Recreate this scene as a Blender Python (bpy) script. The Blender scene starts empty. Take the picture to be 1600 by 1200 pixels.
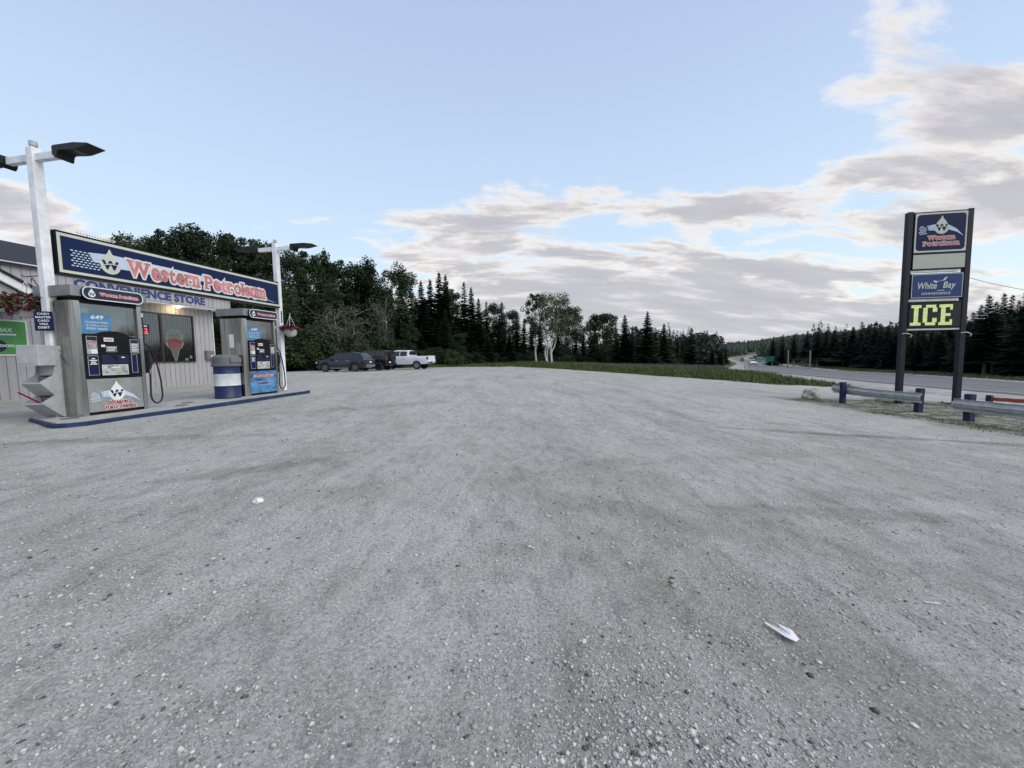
import bpy, bmesh, math, random
import numpy as np
from mathutils import Vector, Matrix, noise
random.seed(7); rng = np.random.default_rng(7)
PI = math.pi; R = math.radians
S = bpy.context.scene

# ------------------------------------------------------------------ camera
CAMH = 1.45
cam = bpy.data.cameras.new('camera'); co = bpy.data.objects.new('camera', cam); S.collection.objects.link(co)
cam.sensor_width = 36; cam.lens = 36 * 601 / 1600; cam.clip_start = .05; cam.clip_end = 6000
P_, R_ = R(-4.19), R(0.8)
_f = Vector((0, math.cos(P_), math.sin(P_))); _r0 = Vector((1, 0, 0)); _u0 = _r0.cross(_f)
_r = _r0 * math.cos(R_) - _u0 * math.sin(R_); _u = _u0 * math.cos(R_) + _r0 * math.sin(R_)
m = Matrix.Identity(4)
for i in range(3): m[i][0] = _r[i]; m[i][1] = _u[i]; m[i][2] = -_f[i]
m[2][3] = CAMH
co.matrix_world = m
S.camera = co
S.view_settings.view_transform = 'Standard'; S.view_settings.look = 'None'
S.view_settings.exposure = 0.78; S.view_settings.gamma = 1.0
S.render.film_transparent = False
S.cycles.max_bounces = 6; S.cycles.transparent_max_bounces = 12
S.cycles.use_denoising = True

# ------------------------------------------------------------------ node helper
class NT:
    def __init__(s, tree): s.t = tree; s.n = tree.nodes; s.l = tree.links
    def new(s, typ, **kw):
        n = s.n.new(typ)
        for k, v in kw.items(): setattr(n, k, v)
        return n
    def link(s, a, b): s.l.new(a, b)
    def inp(s, sock, v):
        if v is None: return
        if isinstance(v, bpy.types.NodeSocket): s.l.new(v, sock)
        else:
            if sock.type == 'RGBA' and len(v) == 3: v = (*v, 1)
            sock.default_value = v
    def math(s, op, a, b=None, c=None, clamp=False):
        n = s.new('ShaderNodeMath', operation=op, use_clamp=clamp)
        s.inp(n.inputs[0], a); s.inp(n.inputs[1], b)
        if c is not None: s.inp(n.inputs[2], c)
        return n.outputs[0]
    def vmath(s, op, a, b=None):
        n = s.new('ShaderNodeVectorMath', operation=op)
        s.inp(n.inputs[0], a); s.inp(n.inputs[1], b)
        return n.outputs[0]
    def sep(s, v):
        n = s.new('ShaderNodeSeparateXYZ'); s.inp(n.inputs[0], v); return n.outputs
    def comb(s, x, y, z):
        n = s.new('ShaderNodeCombineXYZ'); s.inp(n.inputs[0], x); s.inp(n.inputs[1], y); s.inp(n.inputs[2], z); return n.outputs[0]
    def map(s, v, loc=(0, 0, 0), rot=(0, 0, 0), sc=(1, 1, 1)):
        n = s.new('ShaderNodeMapping'); s.inp(n.inputs[0], v)
        n.inputs['Location'].default_value = loc; n.inputs['Rotation'].default_value = rot; n.inputs['Scale'].default_value = sc
        return n.outputs[0]
    def noise(s, v, scale, detail=4, rough=.55, dist=0.0, dim='3D'):
        n = s.new('ShaderNodeTexNoise', noise_dimensions=dim); s.inp(n.inputs['Vector'], v)
        n.inputs['Scale'].default_value = scale; n.inputs['Detail'].default_value = detail
        n.inputs['Roughness'].default_value = rough; n.inputs['Distortion'].default_value = dist
        return n.outputs[0]
    def voro(s, v, scale, out='Distance', feature='F1'):
        n = s.new('ShaderNodeTexVoronoi', feature=feature); s.inp(n.inputs['Vector'], v)
        n.inputs['Scale'].default_value = scale
        return n.outputs[out]
    def ramp(s, fac, stops, interp='LINEAR'):
        n = s.new('ShaderNodeValToRGB'); n.color_ramp.interpolation = interp
        e = n.color_ramp.elements
        while len(e) < len(stops): e.new(.5)
        for i, (p, c) in enumerate(stops):
            e[i].position = p
            e[i].color = (c, c, c, 1) if isinstance(c, (int, float)) else (*c, 1)
        s.inp(n.inputs[0], fac); return n.outputs[0]
    def mix(s, fac, a, b, mode='MIX'):
        n = s.new('ShaderNodeMix', data_type='RGBA', blend_type=mode)
        s.inp(n.inputs[0], fac); s.inp(n.inputs[6], a); s.inp(n.inputs[7], b); return n.outputs[2]
    def smooth(s, v, a, b, lo=0., hi=1.):
        n = s.new('ShaderNodeMapRange', interpolation_type='SMOOTHSTEP')
        s.inp(n.inputs[0], v)
        for i, q in enumerate((a, b, lo, hi)): n.inputs[i + 1].default_value = q
        return n.outputs[0]

# ------------------------------------------------------------------ world: dusk sky with clouds
SUN_EL, SUN_AZ = R(42), R(118)      # azimuth clockwise from +Y (north)
W = bpy.data.worlds.new('World'); S.world = W; W.use_nodes = True
k = NT(W.node_tree); k.n.clear()
out = k.new('ShaderNodeOutputWorld'); bg = k.new('ShaderNodeBackground'); k.link(bg.outputs[0], out.inputs[0])
BGS = .12
bg.inputs[1].default_value = BGS
sky = k.new('ShaderNodeTexSky', sky_type='NISHITA', sun_disc=False, sun_elevation=SUN_EL, sun_rotation=SUN_AZ)
sky.air_density = 1; sky.dust_density = .6; sky.ozone_density = 1.6
tc = k.new('ShaderNodeTexCoord'); d = tc.outputs['Generated']
x, y, z = k.sep(d)
zc = k.math('MAXIMUM', z, 0.0)
grad = k.ramp(zc, [(0, (.47, .55, .58)), (.12, (.45, .54, .59)), (.26, (.385, .485, .58)), (.42, (.34, .43, .565)), (.62, (.29, .36, .51)), (1, (.25, .30, .44))])
grad = k.vmath('SCALE', grad); grad.node.inputs['Scale'].default_value = 1 / BGS
base = k.mix(.90, sky.outputs[0], grad)
# cloud layer: direction projected on a high plane
zz = k.math('ADD', zc, .20)
px_ = k.math('DIVIDE', x, zz); py_ = k.math('DIVIDE', y, zz)
pv = k.comb(px_, py_, 0.)
pv2 = k.map(pv, rot=(0, 0, R(-24)), sc=(.62, 1.25, 1))
n1 = k.noise(pv2, 2.6, 12, .62, .3)
n2 = k.noise(k.map(pv2, loc=(7.3, 2.1, 0)), .8, 3, .5)
ay = k.math('MAXIMUM', k.math('ABSOLUTE', y), .12)
U = k.math('DIVIDE', x, ay); V = k.math('DIVIDE', zc, ay)
def blob(u0, v0, su, sv, amp, slope=0.0):
    du = k.math('SUBTRACT', U, u0); dv = k.math('SUBTRACT', V, v0)
    if slope: dv = k.math('SUBTRACT', dv, k.math('MULTIPLY', du, slope))
    q = k.math('ADD', k.math('POWER', k.math('DIVIDE', du, su), 2), k.math('POWER', k.math('DIVIDE', dv, sv), 2))
    return k.math('MULTIPLY', k.math('EXPONENT', k.math('MULTIPLY', q, -1)), amp)
cov = k.math('ADD', -.17, k.math('MULTIPLY', k.smooth(V, 0, .9), -.06))
for b in [(.22, .20, .55, .17, .30), (.62, .13, .45, .13, .20), (.1, .05, 1.0, .10, .22), (1.12, .52, .42, .22, .235, .42), (1.30, .30, .26, .14, .22, .2), (-.30, .30, .22, .09, .24), (.0, .35, .2, .07, .2, .1),
          (-1.2, .36, .5, .12, .44, -.25), (1.15, .90, .34, .12, .17, .6), (.55, .36, .12, .04, .18), (1.05, .07, .7, .07, .2), (1.3, .42, .3, .12, .12),
          (-.02, .51, .14, .06, .15), (.24, .46, .07, .035, .14), (-.6, .8, .6, .4, -.3), (.2, .85, .4, .26, -.25)]:
    cov = k.math('ADD', cov, blob(*b))
n1 = k.math('MULTIPLY_ADD', n1, 1.35, -.175)
dens = k.math('ADD', k.math('ADD', n1, k.math('MULTIPLY', k.math('SUBTRACT', n2, .5), .5)), cov)
alpha = k.smooth(dens, .42, .60)
core = k.smooth(dens, .48, .68)
n3 = k.noise(k.map(pv2, loc=(1.3, 4.7, 0), sc=(.9, 1.5, 1)), 3.1, 8, .6)
cl = k.mix(core, (.64, .585, .525), (.33, .325, .345))
cl = k.mix(k.math('MULTIPLY', k.smooth(n3, .50, .68), .75), cl, (.50, .475, .50))
cl = k.mix(k.math('MULTIPLY', k.smooth(n3, .50, .34), .6), cl, (.285, .28, .325))
cl = k.mix(k.smooth(V, .06, .0, 0, .5), cl, (.46, .49, .54))
cls = k.vmath('SCALE', cl); cls.node.inputs['Scale'].default_value = 1 / BGS
fin = k.mix(k.math('MULTIPLY', alpha, .93), base, cls)
k.link(fin, bg.inputs[0])

sun = bpy.data.lights.new('sun', 'SUN'); so = bpy.data.objects.new('sun', sun); S.collection.objects.link(so)
sun.energy = 1.6; sun.angle = R(55); sun.color = (1, .92, .80)
sd = Vector((math.sin(SUN_AZ) * math.cos(SUN_EL), math.cos(SUN_AZ) * math.cos(SUN_EL), math.sin(SUN_EL)))
so.rotation_euler = sd.to_track_quat('Z', 'Y').to_euler()

# ------------------------------------------------------------------ terrain
def ss(v, a, b):
    t = np.clip((v - a) / (b - a), 0, 1); return t * t * (3 - 2 * t)
def Z(x, y):
    x = np.asarray(x, float); y = np.asarray(y, float)
    z = np.interp(x, [-60, -13, -8, -6.4, 0, 6, 12.3, 20, 40], [.5, .44, .415, .39, .03, -.22, -.5, -.62, -.80])
    z = np.where(x < 0, z * np.interp(y, [16, 36, 60], [1, .55, .2]), z)
    drop = np.interp(y, [36, 60, 108, 160, 220, 320, 450, 700], [0, .4, 1.3, 2.1, 2.6, 2.5, 1.4, .3])
    z = z - drop * ss(x, 12, 34)
    rat = x / np.maximum(y, 5)
    z = z + 15 * ss(y, 420, 820) + 13 * ss(rat, .72, 1.15) * ss(y, 140, 420)
    z = z + 15 * ss(rat, .54, .80) * ss(y, 260, 500)
    z = z + 6 * ss(y, 900, 1500)
    return z
def Zf(x, y): return float(Z(x, y))
LOTX = [-40, -30, -20, -12, -6, 0, 6, 12, 15.4, 16.3, 19, 24, 30, 34, 40]
LOTY = [34, 39, 43, 46, 49, 51, 46, 36.5, 28, 23.5, 21.8, 21.2, 21.5, 22, 22]
def lot_edge(x): return np.interp(x, LOTX, LOTY)
ROADC = [(22, -60), (23.5, -20), (25, 5), (26.3, 19.5), (28.3, 29), (32.2, 43), (38, 54), (47, 70), (70, 108), (101, 160), (138, 230), (182, 310), (232, 372), (300, 430), (390, 480)]
def spline(pts, n=12):
    P = np.array(pts, float); o = []
    for i in range(len(P) - 1):
        p0 = P[max(i - 1, 0)]; p1 = P[i]; p2 = P[i + 1]; p3 = P[min(i + 2, len(P) - 1)]
        for t in np.linspace(0, 1, n, endpoint=False):
            o.append(.5 * ((2 * p1) + (-p0 + p2) * t + (2 * p0 - 5 * p1 + 4 * p2 - p3) * t * t + (-p0 + 3 * p1 - 3 * p2 + p3) * t ** 3))
    o.append(P[-1]); return np.array(o)
RC = spline(ROADC)
def road_dist(x, y):
    """signed-ish distance to road centre (positive on the far/right side)"""
    dd = np.hypot(RC[:, 0] - x, RC[:, 1] - y); i = int(dd.argmin()); j = min(i + 1, len(RC) - 1); i0 = max(j - 1, 0)
    t = RC[j] - RC[i0]; cr = t[0] * (y - RC[i0][1]) - t[1] * (x - RC[i0][0])
    return dd.min() * (1 if cr < 0 else -1)

# ------------------------------------------------------------------ objects helpers
C = S.collection
def link_obj(name, data, parent=None):
    o = bpy.data.objects.new(name, data); C.objects.link(o)
    if parent is not None: o.parent = parent
    return o
def tag(o, label=None, cat=None, group=None, kind=None):
    if label: o['label'] = label
    if cat: o['category'] = cat
    if group: o['group'] = group
    if kind: o['kind'] = kind
    return o
def empty(name, loc=(0, 0, 0), rz=0., label=None, cat=None, group=None, sc=None):
    o = bpy.data.objects.new(name, None); C.objects.link(o); o.location = loc; o.rotation_euler = (0, 0, rz)
    o.empty_display_size = .2
    if sc: o.scale = sc
    return tag(o, label, cat, group)
def kids(o): return [c for c in bpy.data.objects if c.parent is o]
class Proto:
    def __init__(s, root): s.root = root; s.ch = [(c, kids(c)) for c in kids(root)]; s.used = False
    def put(s, loc, rz, sc=1., label=None, group=None, name=None):
        if not s.used: s.used = True; r = s.root
        else:
            r = s.root.copy(); C.objects.link(r)
            for c, gs in s.ch:
                q = c.copy(); C.objects.link(q); q.parent = r
                for g in gs:
                    w = g.copy(); C.objects.link(w); w.parent = q
        r.location = loc; r.rotation_euler = (0, 0, rz)
        r.scale = (sc, sc, sc) if isinstance(sc, (int, float)) else sc
        if label: r['label'] = label
        if group: r['group'] = group
        return r

_glyph = {}
def text_mesh(s, offset=0., shear=0., spacing=1.):
    key = (s, offset, shear, spacing)
    if key in _glyph: return _glyph[key]
    c = bpy.data.curves.new('t', 'FONT'); c.body = s; c.offset = offset; c.shear = shear; c.space_character = spacing
    c.resolution_u = 3; c.fill_mode = 'FRONT'
    o = bpy.data.objects.new('t', c); C.objects.link(o); bpy.context.view_layer.update()
    dg = bpy.context.evaluated_depsgraph_get(); me = o.evaluated_get(dg).to_mesh()
    v = np.array([q.co[:2] for q in me.vertices], float).reshape(-1, 2); f = [tuple(p.vertices) for p in me.polygons]
    o.evaluated_get(dg).to_mesh_clear(); bpy.data.objects.remove(o); bpy.data.curves.remove(c)
    _glyph[key] = (v, f); return v, f
SERIF = {'P': [(.2, 0), (.14, 1)], 'W': [(.1, 1), (.5, 1), (.9, 1)], 'r': [(.32, 0), (.18, 1)], 'n': [(.17, 0), (.83, 0), (.1, 1)],
         'u': [(.14, 1), (.8, 1), (.92, 0)], 'm': [(.1, 0), (.5, 0), (.9, 0), (.06, 1)], 'l': [(.5, 0), (.3, 1)]}
def slab_mesh(s, offset=.02, grow=0.):
    """bold slab serif word: built-in glyphs plus slab feet"""
    key = ('slab', s, offset, grow)
    if key in _glyph: return _glyph[key]
    V = []; F = []; X = 0
    for i, ch in enumerate(s):
        if ch == ' ': X += .35; continue
        v0, _ = text_mesh(ch, .02); x0, x1 = v0[:, 0].min(), v0[:, 0].max(); y0, y1 = v0[:, 1].min(), v0[:, 1].max()
        v, f = text_mesh(ch, offset + grow); b = len(V)
        ky = 1.17 if ch in 'esrnoum' else 1.06 if ch == 't' else 1.
        v = v * np.array([1., ky]); y1 = y1 * ky
        V += [(p[0] - x0 + X, p[1]) for p in v]; F += [tuple(q + b for q in a) for a in f]
        w = x1 - x0
        for (fx, fy) in SERIF.get(ch, []):
            cx = X + fx * w; hw = .16 + grow; t = .09 + grow * 2
            cy = (y0 + .045) if fy == 0 else (y1 - .045)
            b = len(V); V += [(cx - hw, cy - t / 2), (cx + hw, cy - t / 2), (cx + hw, cy + t / 2), (cx - hw, cy + t / 2)]; F.append((b, b + 1, b + 2, b + 3, 's'))
        X += w + .085
    _glyph[key] = (np.array(V), F); return _glyph[key]

class MB:
    def __init__(s): s.v = []; s.f = []; s.m = []; s.mats = []; s.M = Matrix.Identity(4)
    def mi(s, mat):
        if mat not in s.mats: s.mats.append(mat)
        return s.mats.index(mat)
    def add(s, vs, fs, mat):
        b = len(s.v); s.v += [tuple(s.M @ Vector(p)) for p in vs]; i = s.mi(mat)
        for f in fs: s.f.append(tuple(q + b for q in f)); s.m.append(i)
        return s
    def box(s, x0, x1, y0, y1, z0, z1, mat, bev=0):
        if bev:
            pts = [(x0 + bev, y0), (x1 - bev, y0), (x1, y0 + bev), (x1, y1 - bev), (x1 - bev, y1), (x0 + bev, y1), (x0, y1 - bev), (x0, y0 + bev)]
            pin = [(x0 + bev, y0 + bev), (x1 - bev, y0 + bev), (x1 - bev, y0 + bev), (x1 - bev, y1 - bev), (x1 - bev, y1 - bev), (x0 + bev, y1 - bev), (x0 + bev, y1 - bev), (x0 + bev, y0 + bev)]
            vs = [(*p, z0) for p in pts] + [(*p, z1 - bev) for p in pts] + [(a[0] * .5 + b[0] * .5, a[1] * .5 + b[1] * .5, z1) for a, b in zip(pts, pin)]
            fs = [tuple(range(7, -1, -1)), tuple(range(16, 24))]
            for r in (0, 8):
                for i in range(8): j = (i + 1) % 8; fs.append((r + i, r + j, r + 8 + j, r + 8 + i))
            return s.add(vs, fs, mat)
        vs = [(x0, y0, z0), (x1, y0, z0), (x1, y1, z0), (x0, y1, z0), (x0, y0, z1), (x1, y0, z1), (x1, y1, z1), (x0, y1, z1)]
        return s.add(vs, [(3, 2, 1, 0), (4, 5, 6, 7), (0, 1, 5, 4), (1, 2, 6, 5), (2, 3, 7, 6), (3, 0, 4, 7)], mat)
    def prism(s, pts, a, b, mat, axis='y'):
        """polygon in the other two axes (x,z for 'y'; x,y for 'z'; y,z for 'x'), extruded a..b"""
        def mk(p, t): return {'y': (p[0], t, p[1]), 'z': (p[0], p[1], t), 'x': (t, p[0], p[1])}[axis]
        n = len(pts); area = sum(pts[i][0] * pts[(i + 1) % n][1] - pts[(i + 1) % n][0] * pts[i][1] for i in range(n))
        vs = [mk(p, a) for p in pts] + [mk(p, b) for p in pts]
        flip = (area > 0) ^ (axis == 'y')
        fs = [tuple(range(n)), tuple(range(2 * n - 1, n - 1, -1))] + [(i, n + i, n + (i + 1) % n, (i + 1) % n) for i in range(n)]
        if flip: fs = [f[::-1] for f in fs]
        return s.add(vs, fs, mat)
    def poly(s, pts, y, mat):     # flat, facing -y; pts (x,z)
        n = len(pts); area = sum(pts[i][0] * pts[(i + 1) % n][1] - pts[(i + 1) % n][0] * pts[i][1] for i in range(n))
        if area < 0: pts = pts[::-1]
        return s.add([(p[0], y, p[1]) for p in pts], [tuple(range(n))], mat)
    def rect(s, x0, x1, z0, z1, y, mat): return s.poly([(x0, z0), (x1, z0), (x1, z1), (x0, z1)], y, mat)
    def rrect(s, x0, x1, z0, z1, r, y, mat, n=5): return s.poly(rr(x0, x1, z0, z1, r, n), y, mat)
    def text(s, st, x0, z0, w, h, y, mat, offset=0., shear=0., spacing=1., slab=False, grow=0., ref=None):
        v, f = slab_mesh(st, offset, grow) if slab else text_mesh(st, offset, shear, spacing)
        rv = v if ref is None else (slab_mesh(st, offset, 0.)[0] if slab else text_mesh(st, ref, shear, spacing)[0])
        if slab: v = v
        mn, mx = rv.min(0), rv.max(0); sx = w / (mx[0] - mn[0]); sz = h / (mx[1] - mn[1])
        vs = [(x0 + (p[0] - mn[0]) * sx, y, z0 + (p[1] - mn[1]) * sz) for p in v]
        sv = set(q for a in f if a[-1] == 's' for q in a[:-1])
        vs = [(p[0], p[1] - (.0012 if i in sv else 0), p[2]) for i, p in enumerate(vs)]
        return s.add(vs, [a[:-1] if a[-1] == 's' else a for a in f], mat)
    def tube(s, pts, r, mat, n=8, caps=True):
        pts = [Vector(p) for p in pts]; rs = r if isinstance(r, (list, tuple)) else [r] * len(pts)
        vs = []; fs = []; pu = None
        for i, p in enumerate(pts):
            t = (pts[min(i + 1, len(pts) - 1)] - pts[max(i - 1, 0)]).normalized()
            if pu is None: pu = t.orthogonal().normalized()
            else:
                pu = (pu - t * pu.dot(t))
                pu = pu.normalized() if pu.length > 1e-6 else t.orthogonal().normalized()
            w = t.cross(pu)
            for j in range(n):
                a = 2 * PI * j / n; vs.append(p + (pu * math.cos(a) + w * math.sin(a)) * rs[i])
        for i in range(len(pts) - 1):
            for j in range(n): k2 = (j + 1) % n; fs.append((i * n + j, i * n + k2, (i + 1) * n + k2, (i + 1) * n + j))
        if caps: fs.append(tuple(range(n - 1, -1, -1))); fs.append(tuple((len(pts) - 1) * n + j for j in range(n)))
        return s.add(vs, fs, mat)
    def lathe(s, prof, mat, n=24, axis='z', c=(0, 0, 0), sq=0.):
        vs = []; fs = []
        for (r, h) in prof:
            for j in range(n):
                a = 2 * PI * j / n; ca, sa = math.cos(a), math.sin(a)
                if sq: q = (abs(ca) ** (2 / sq) + abs(sa) ** (2 / sq)) ** 0 ; ca = math.copysign(abs(ca) ** (1 / sq), ca); sa = math.copysign(abs(sa) ** (1 / sq), sa)
                x, y = r * ca, r * sa
                p = {'z': (x, y, h), 'y': (x, h, -y), 'x': (h, x, y)}[axis]
                vs.append((p[0] + c[0], p[1] + c[1], p[2] + c[2]))
        for i in range(len(prof) - 1):
            for j in range(n): k2 = (j + 1) % n; fs.append((i * n + j, i * n + k2, (i + 1) * n + k2, (i + 1) * n + j))
        fs.append(tuple(range(n - 1, -1, -1))); fs.append(tuple((len(prof) - 1) * n + j for j in range(n)))
        return s.add(vs, fs, mat)
    def mesh(s, name, smooth=None):
        me = bpy.data.meshes.new(name); me.from_pydata(s.v, [], s.f)
        for q in s.mats: me.materials.append(q)
        me.polygons.foreach_set('material_index', s.m)
        if smooth is not None:
            me.polygons.foreach_set('use_smooth', [True] * len(s.f)); me.update()
            me.set_sharp_from_angle(angle=R(smooth))
        me.update(); return me
    def build(s, name, parent=None, smooth=None): return link_obj(name, s.mesh(name, smooth), parent)
def rr(x0, x1, z0, z1, r, n=5):
    P = []
    for cx, cz, a0 in ((x1 - r, z0 + r, -90), (x1 - r, z1 - r, 0), (x0 + r, z1 - r, 90), (x0 + r, z0 + r, 180)):
        for i in range(n + 1): a = R(a0 + 90 * i / n); P.append((cx + r * math.cos(a), cz + r * math.sin(a)))
    return P
def npmesh(name, v, f, mats, mi=None, nside=3):
    me = bpy.data.meshes.new(name); v = np.asarray(v, np.float32); f = np.asarray(f, np.int32)
    me.vertices.add(len(v)); me.vertices.foreach_set('co', v.ravel())
    me.loops.add(f.size); me.loops.foreach_set('vertex_index', f.ravel())
    me.polygons.add(len(f)); me.polygons.foreach_set('loop_start', np.arange(0, f.size, f.shape[1], dtype=np.int32))
    for q in mats: me.materials.append(q)
    if mi is not None: me.polygons.foreach_set('material_index', np.asarray(mi, np.int32))
    me.update(calc_edges=True); me.validate(); return me

# ------------------------------------------------------------------ materials
def mat(name, col, rough=.6, metal=0., var=.12, vs=6., bump=0., bs=40., spec=.4, emit=None, es=0., coat=0., sc=(1, 1, 1), dirt=0.):
    M = bpy.data.materials.new(name); M.use_nodes = True; q = NT(M.node_tree)
    p = M.node_tree.nodes['Principled BSDF']
    tcn = q.new('ShaderNodeTexCoord').outputs['Object']; v = q.map(tcn, sc=sc)
    n = q.noise(v, vs, 5, .6)
    c = q.mix(q.smooth(n, .3, .7), tuple(a * (1 - var) for a in col), tuple(min(a * (1 + var), 1) for a in col))
    if dirt:
        n2 = q.noise(q.map(tcn, loc=(3, 1, 2), sc=(1, 1, .5)), 3.1, 8, .7)
        c = q.mix(q.math('MULTIPLY', q.smooth(n2, .52, .72), dirt), c, (.13, .115, .10))
    q.inp(p.inputs['Base Color'], c)
    p.inputs['Metallic'].default_value = metal; p.inputs['Specular IOR Level'].default_value = spec
    q.inp(p.inputs['Roughness'], q.math('ADD', rough - .06, q.math('MULTIPLY', n, .12)))
    p.inputs['Coat Weight'].default_value = coat
    if bump:
        b = q.new('ShaderNodeBump'); b.inputs['Strength'].default_value = bump; b.inputs['Distance'].default_value = .01
        q.inp(b.inputs['Height'], q.noise(v, bs, 4, .6)); q.link(b.outputs[0], p.inputs['Normal'])
    if emit: p.inputs['Emission Color'].default_value = (*emit, 1); p.inputs['Emission Strength'].default_value = es
    return M
m_white = mat('white_paint', (.70, .72, .75), .45, dirt=.35, bump=.05)
m_bin = mat('grey_plastic', (.36, .37, .39), .5, dirt=.3)
m_bin_dark = mat('grey_plastic_dark_and_shade', (.14, .145, .155), .6)  # paints the shade inside the wash bins; plain dark grey on other parts
m_black = mat('black_plastic', (.006, .006, .008), .45, spec=.2)
m_blackm = mat('black_metal', (.01, .0105, .012), .5, spec=.25)
m_fix = mat('bronze_fixture', (.012, .014, .014), .5, spec=.25)
m_steel = mat('stainless', (.42, .42, .405), .20, 1., var=.38, vs=3.5, sc=(1, 5, .12), bump=.0, bs=8)  # upright light and dark bands in the colour imitate reflections on the steel
m_steel_d = mat('stainless_recess', (.30, .295, .29), .33, 1., var=.22, vs=3, sc=(1, 1, .5))
m_steel_b = mat('stainless_door', (.60, .59, .56), .34, 1., var=.10, vs=3)
m_header = mat('header_grey', (.26, .275, .285), .38, .6, var=.1)
m_navy = mat('navy_vinyl', (.006, .014, .060), .45, var=.06, spec=.2)
m_navy2 = mat('dark_navy', (.008, .013, .05), .35, var=.1)
m_cream = mat('cream_panel', (.50, .53, .46), .45, var=.05)
m_blank = mat('blank_panel', (.42, .45, .38), .5, var=.05)
m_pale = mat('pale_blue_vinyl', (.45, .55, .68), .45, var=.04)
m_off = mat('offwhite_vinyl', (.58, .61, .60), .45, var=.03)
m_red = mat('red_letter', (.50, .17, .18), .45, var=.25, vs=2.5)
m_redp = mat('pink_red_letter', (.50, .15, .16), .45, var=.2, vs=3)
m_redd = mat('deep_red_letter', (.34, .03, .045), .45)
m_letter = mat('blue_letters', (.03, .05, .17), .55, var=.1)
m_bay = mat('bay_blue', (.014, .042, .15), .4, var=.06)
m_sky = mat('poster_blue', (.07, .20, .38), .4, var=.12)
m_txt = mat('white_text', (.66, .69, .70), .5, var=.03)
m_green = mat('poster_green', (.07, .27, .06), .5, var=.08)
m_hgreen = mat('highway_green', (.012, .13, .085), .5, var=.1)
m_glass = mat('dark_glass', (.006, .0065, .007), .07, var=.1, spec=.6)
m_glass.node_tree.nodes['Principled BSDF'].inputs['IOR'].default_value = 2.1
m_cglass = mat('car_glass', (.016, .018, .021), .06, var=.1, spec=.6)
m_alu = mat('bronze_frame', (.03, .027, .025), .45)
m_conc = mat('island_concrete', (.33, .335, .33), .85, var=.14, vs=4, bump=.3, bs=60, dirt=.35)
m_kerb = mat('blue_kerb', (.010, .026, .080), .6, var=.25, vs=8, dirt=.45, bump=.2)
m_bpost = mat('blue_post', (.006, .014, .055), .65, var=.25, dirt=.25, bump=.3)
m_galv = mat('galvanised', (.40, .405, .39), .55, .25, var=.14, vs=5, dirt=.35)
m_redsteel = mat('red_rail', (.30, .045, .035), .55, dirt=.3)
m_signpost = mat('sign_steel', (.012, .017, .024), .55, .0, spec=.3, var=.2, vs=4)
m_drum = mat('drum_blue', (.007, .022, .085), .45, dirt=.3, vs=3)
m_drumw = mat('drum_white', (.56, .60, .62), .5, dirt=.25)
m_lid = mat('lid_grey', (.115, .125, .13), .55, dirt=.2)
m_rubber = mat('rubber', (.015, .015, .016), .7)
m_tyre = mat('tyre', (.022, .022, .023), .8, bump=.2)
m_rim = mat('dark_rim', (.10, .10, .105), .35, .7)
m_rims = mat('silver_rim', (.35, .36, .37), .35, .8)
m_shing = mat('shingle', (.014, .017, .025), .85, var=.35, vs=9, sc=(1, 1, 1), bump=.5, bs=25)
m_trim = mat('white_trim', (.66, .67, .68), .5, dirt=.2)
m_wood = mat('grey_wood', (.24, .22, .20), .85, var=.25, bump=.4, sc=(1, 1, .2))
m_stone = mat('boulder', (.33, .31, .27), .9, var=.25, bump=.8, bs=14)
m_paper = mat('litter_white', (.66, .67, .67), .8, var=.08, vs=20, dirt=.2)
m_flower = mat('petal_red', (.085, .008, .014), .6, var=.4, vs=30)
m_flower2 = mat('petal_pink', (.13, .04, .09), .6, var=.4, vs=30)
m_basket = mat('basket_white', (.50, .48, .47), .6, dirt=.25)
m_mint = mat('decal_mint', (.09, .13, .12), .6, var=.3, vs=20)
m_berry = mat('decal_berry', (.13, .03, .035), .6, var=.3, vs=20)
m_choc = mat('decal_brown', (.16, .05, .05), .6, var=.2, vs=20)
m_cone = mat('decal_cone', (.10, .085, .075), .6, var=.3, vs=30)
m_decal = mat('decal_edge', (.15, .16, .155), .6)
m_suv = mat('paint_blue_grey', (.010, .016, .030), .28, .35, var=.08, coat=.6, dirt=.12)
m_jeep = mat('paint_charcoal', (.018, .017, .018), .38, .3, var=.1, coat=.4, dirt=.15)
m_truck = mat('paint_white', (.62, .67, .72), .3, .0, var=.04, coat=.6, dirt=.1)
m_carw = mat('paint_plain_white', (.75, .77, .78), .3, coat=.5)
m_card = mat('paint_black', (.02, .02, .022), .3, coat=.5)
m_chrome = mat('chrome', (.6, .6, .6), .15, 1.)
m_tail = mat('tail_red', (.12, .012, .012), .25)
m_head = mat('headlamp', (.55, .57, .58), .15)
m_plate = mat('plate_white', (.62, .62, .60), .5)
m_led = mat('red_led', (.5, .02, .02), .5, emit=(1, .06, .04), es=1.1)
m_lamp = mat('lit_lamp', (.9, .7, .4), .5, emit=(1, .72, .38), es=9)
m_ice = mat('led_text', (.58, .67, .28), .5, var=.14, vs=7, emit=(.60, .68, .24), es=.26)
m_bark = mat('bark_grey', (.10, .09, .08), .9, var=.3, vs=5, bump=.5, sc=(1, 1, .3))
m_birch = mat('bark_pale', (.55, .54, .50), .8, var=.3, vs=5, sc=(1, 1, .4))
m_bare = mat('bark_silver', (.23, .225, .205), .85, var=.3)
m_deadwood = mat('bark_dead', (.20, .19, .175), .9, var=.3)

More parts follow.
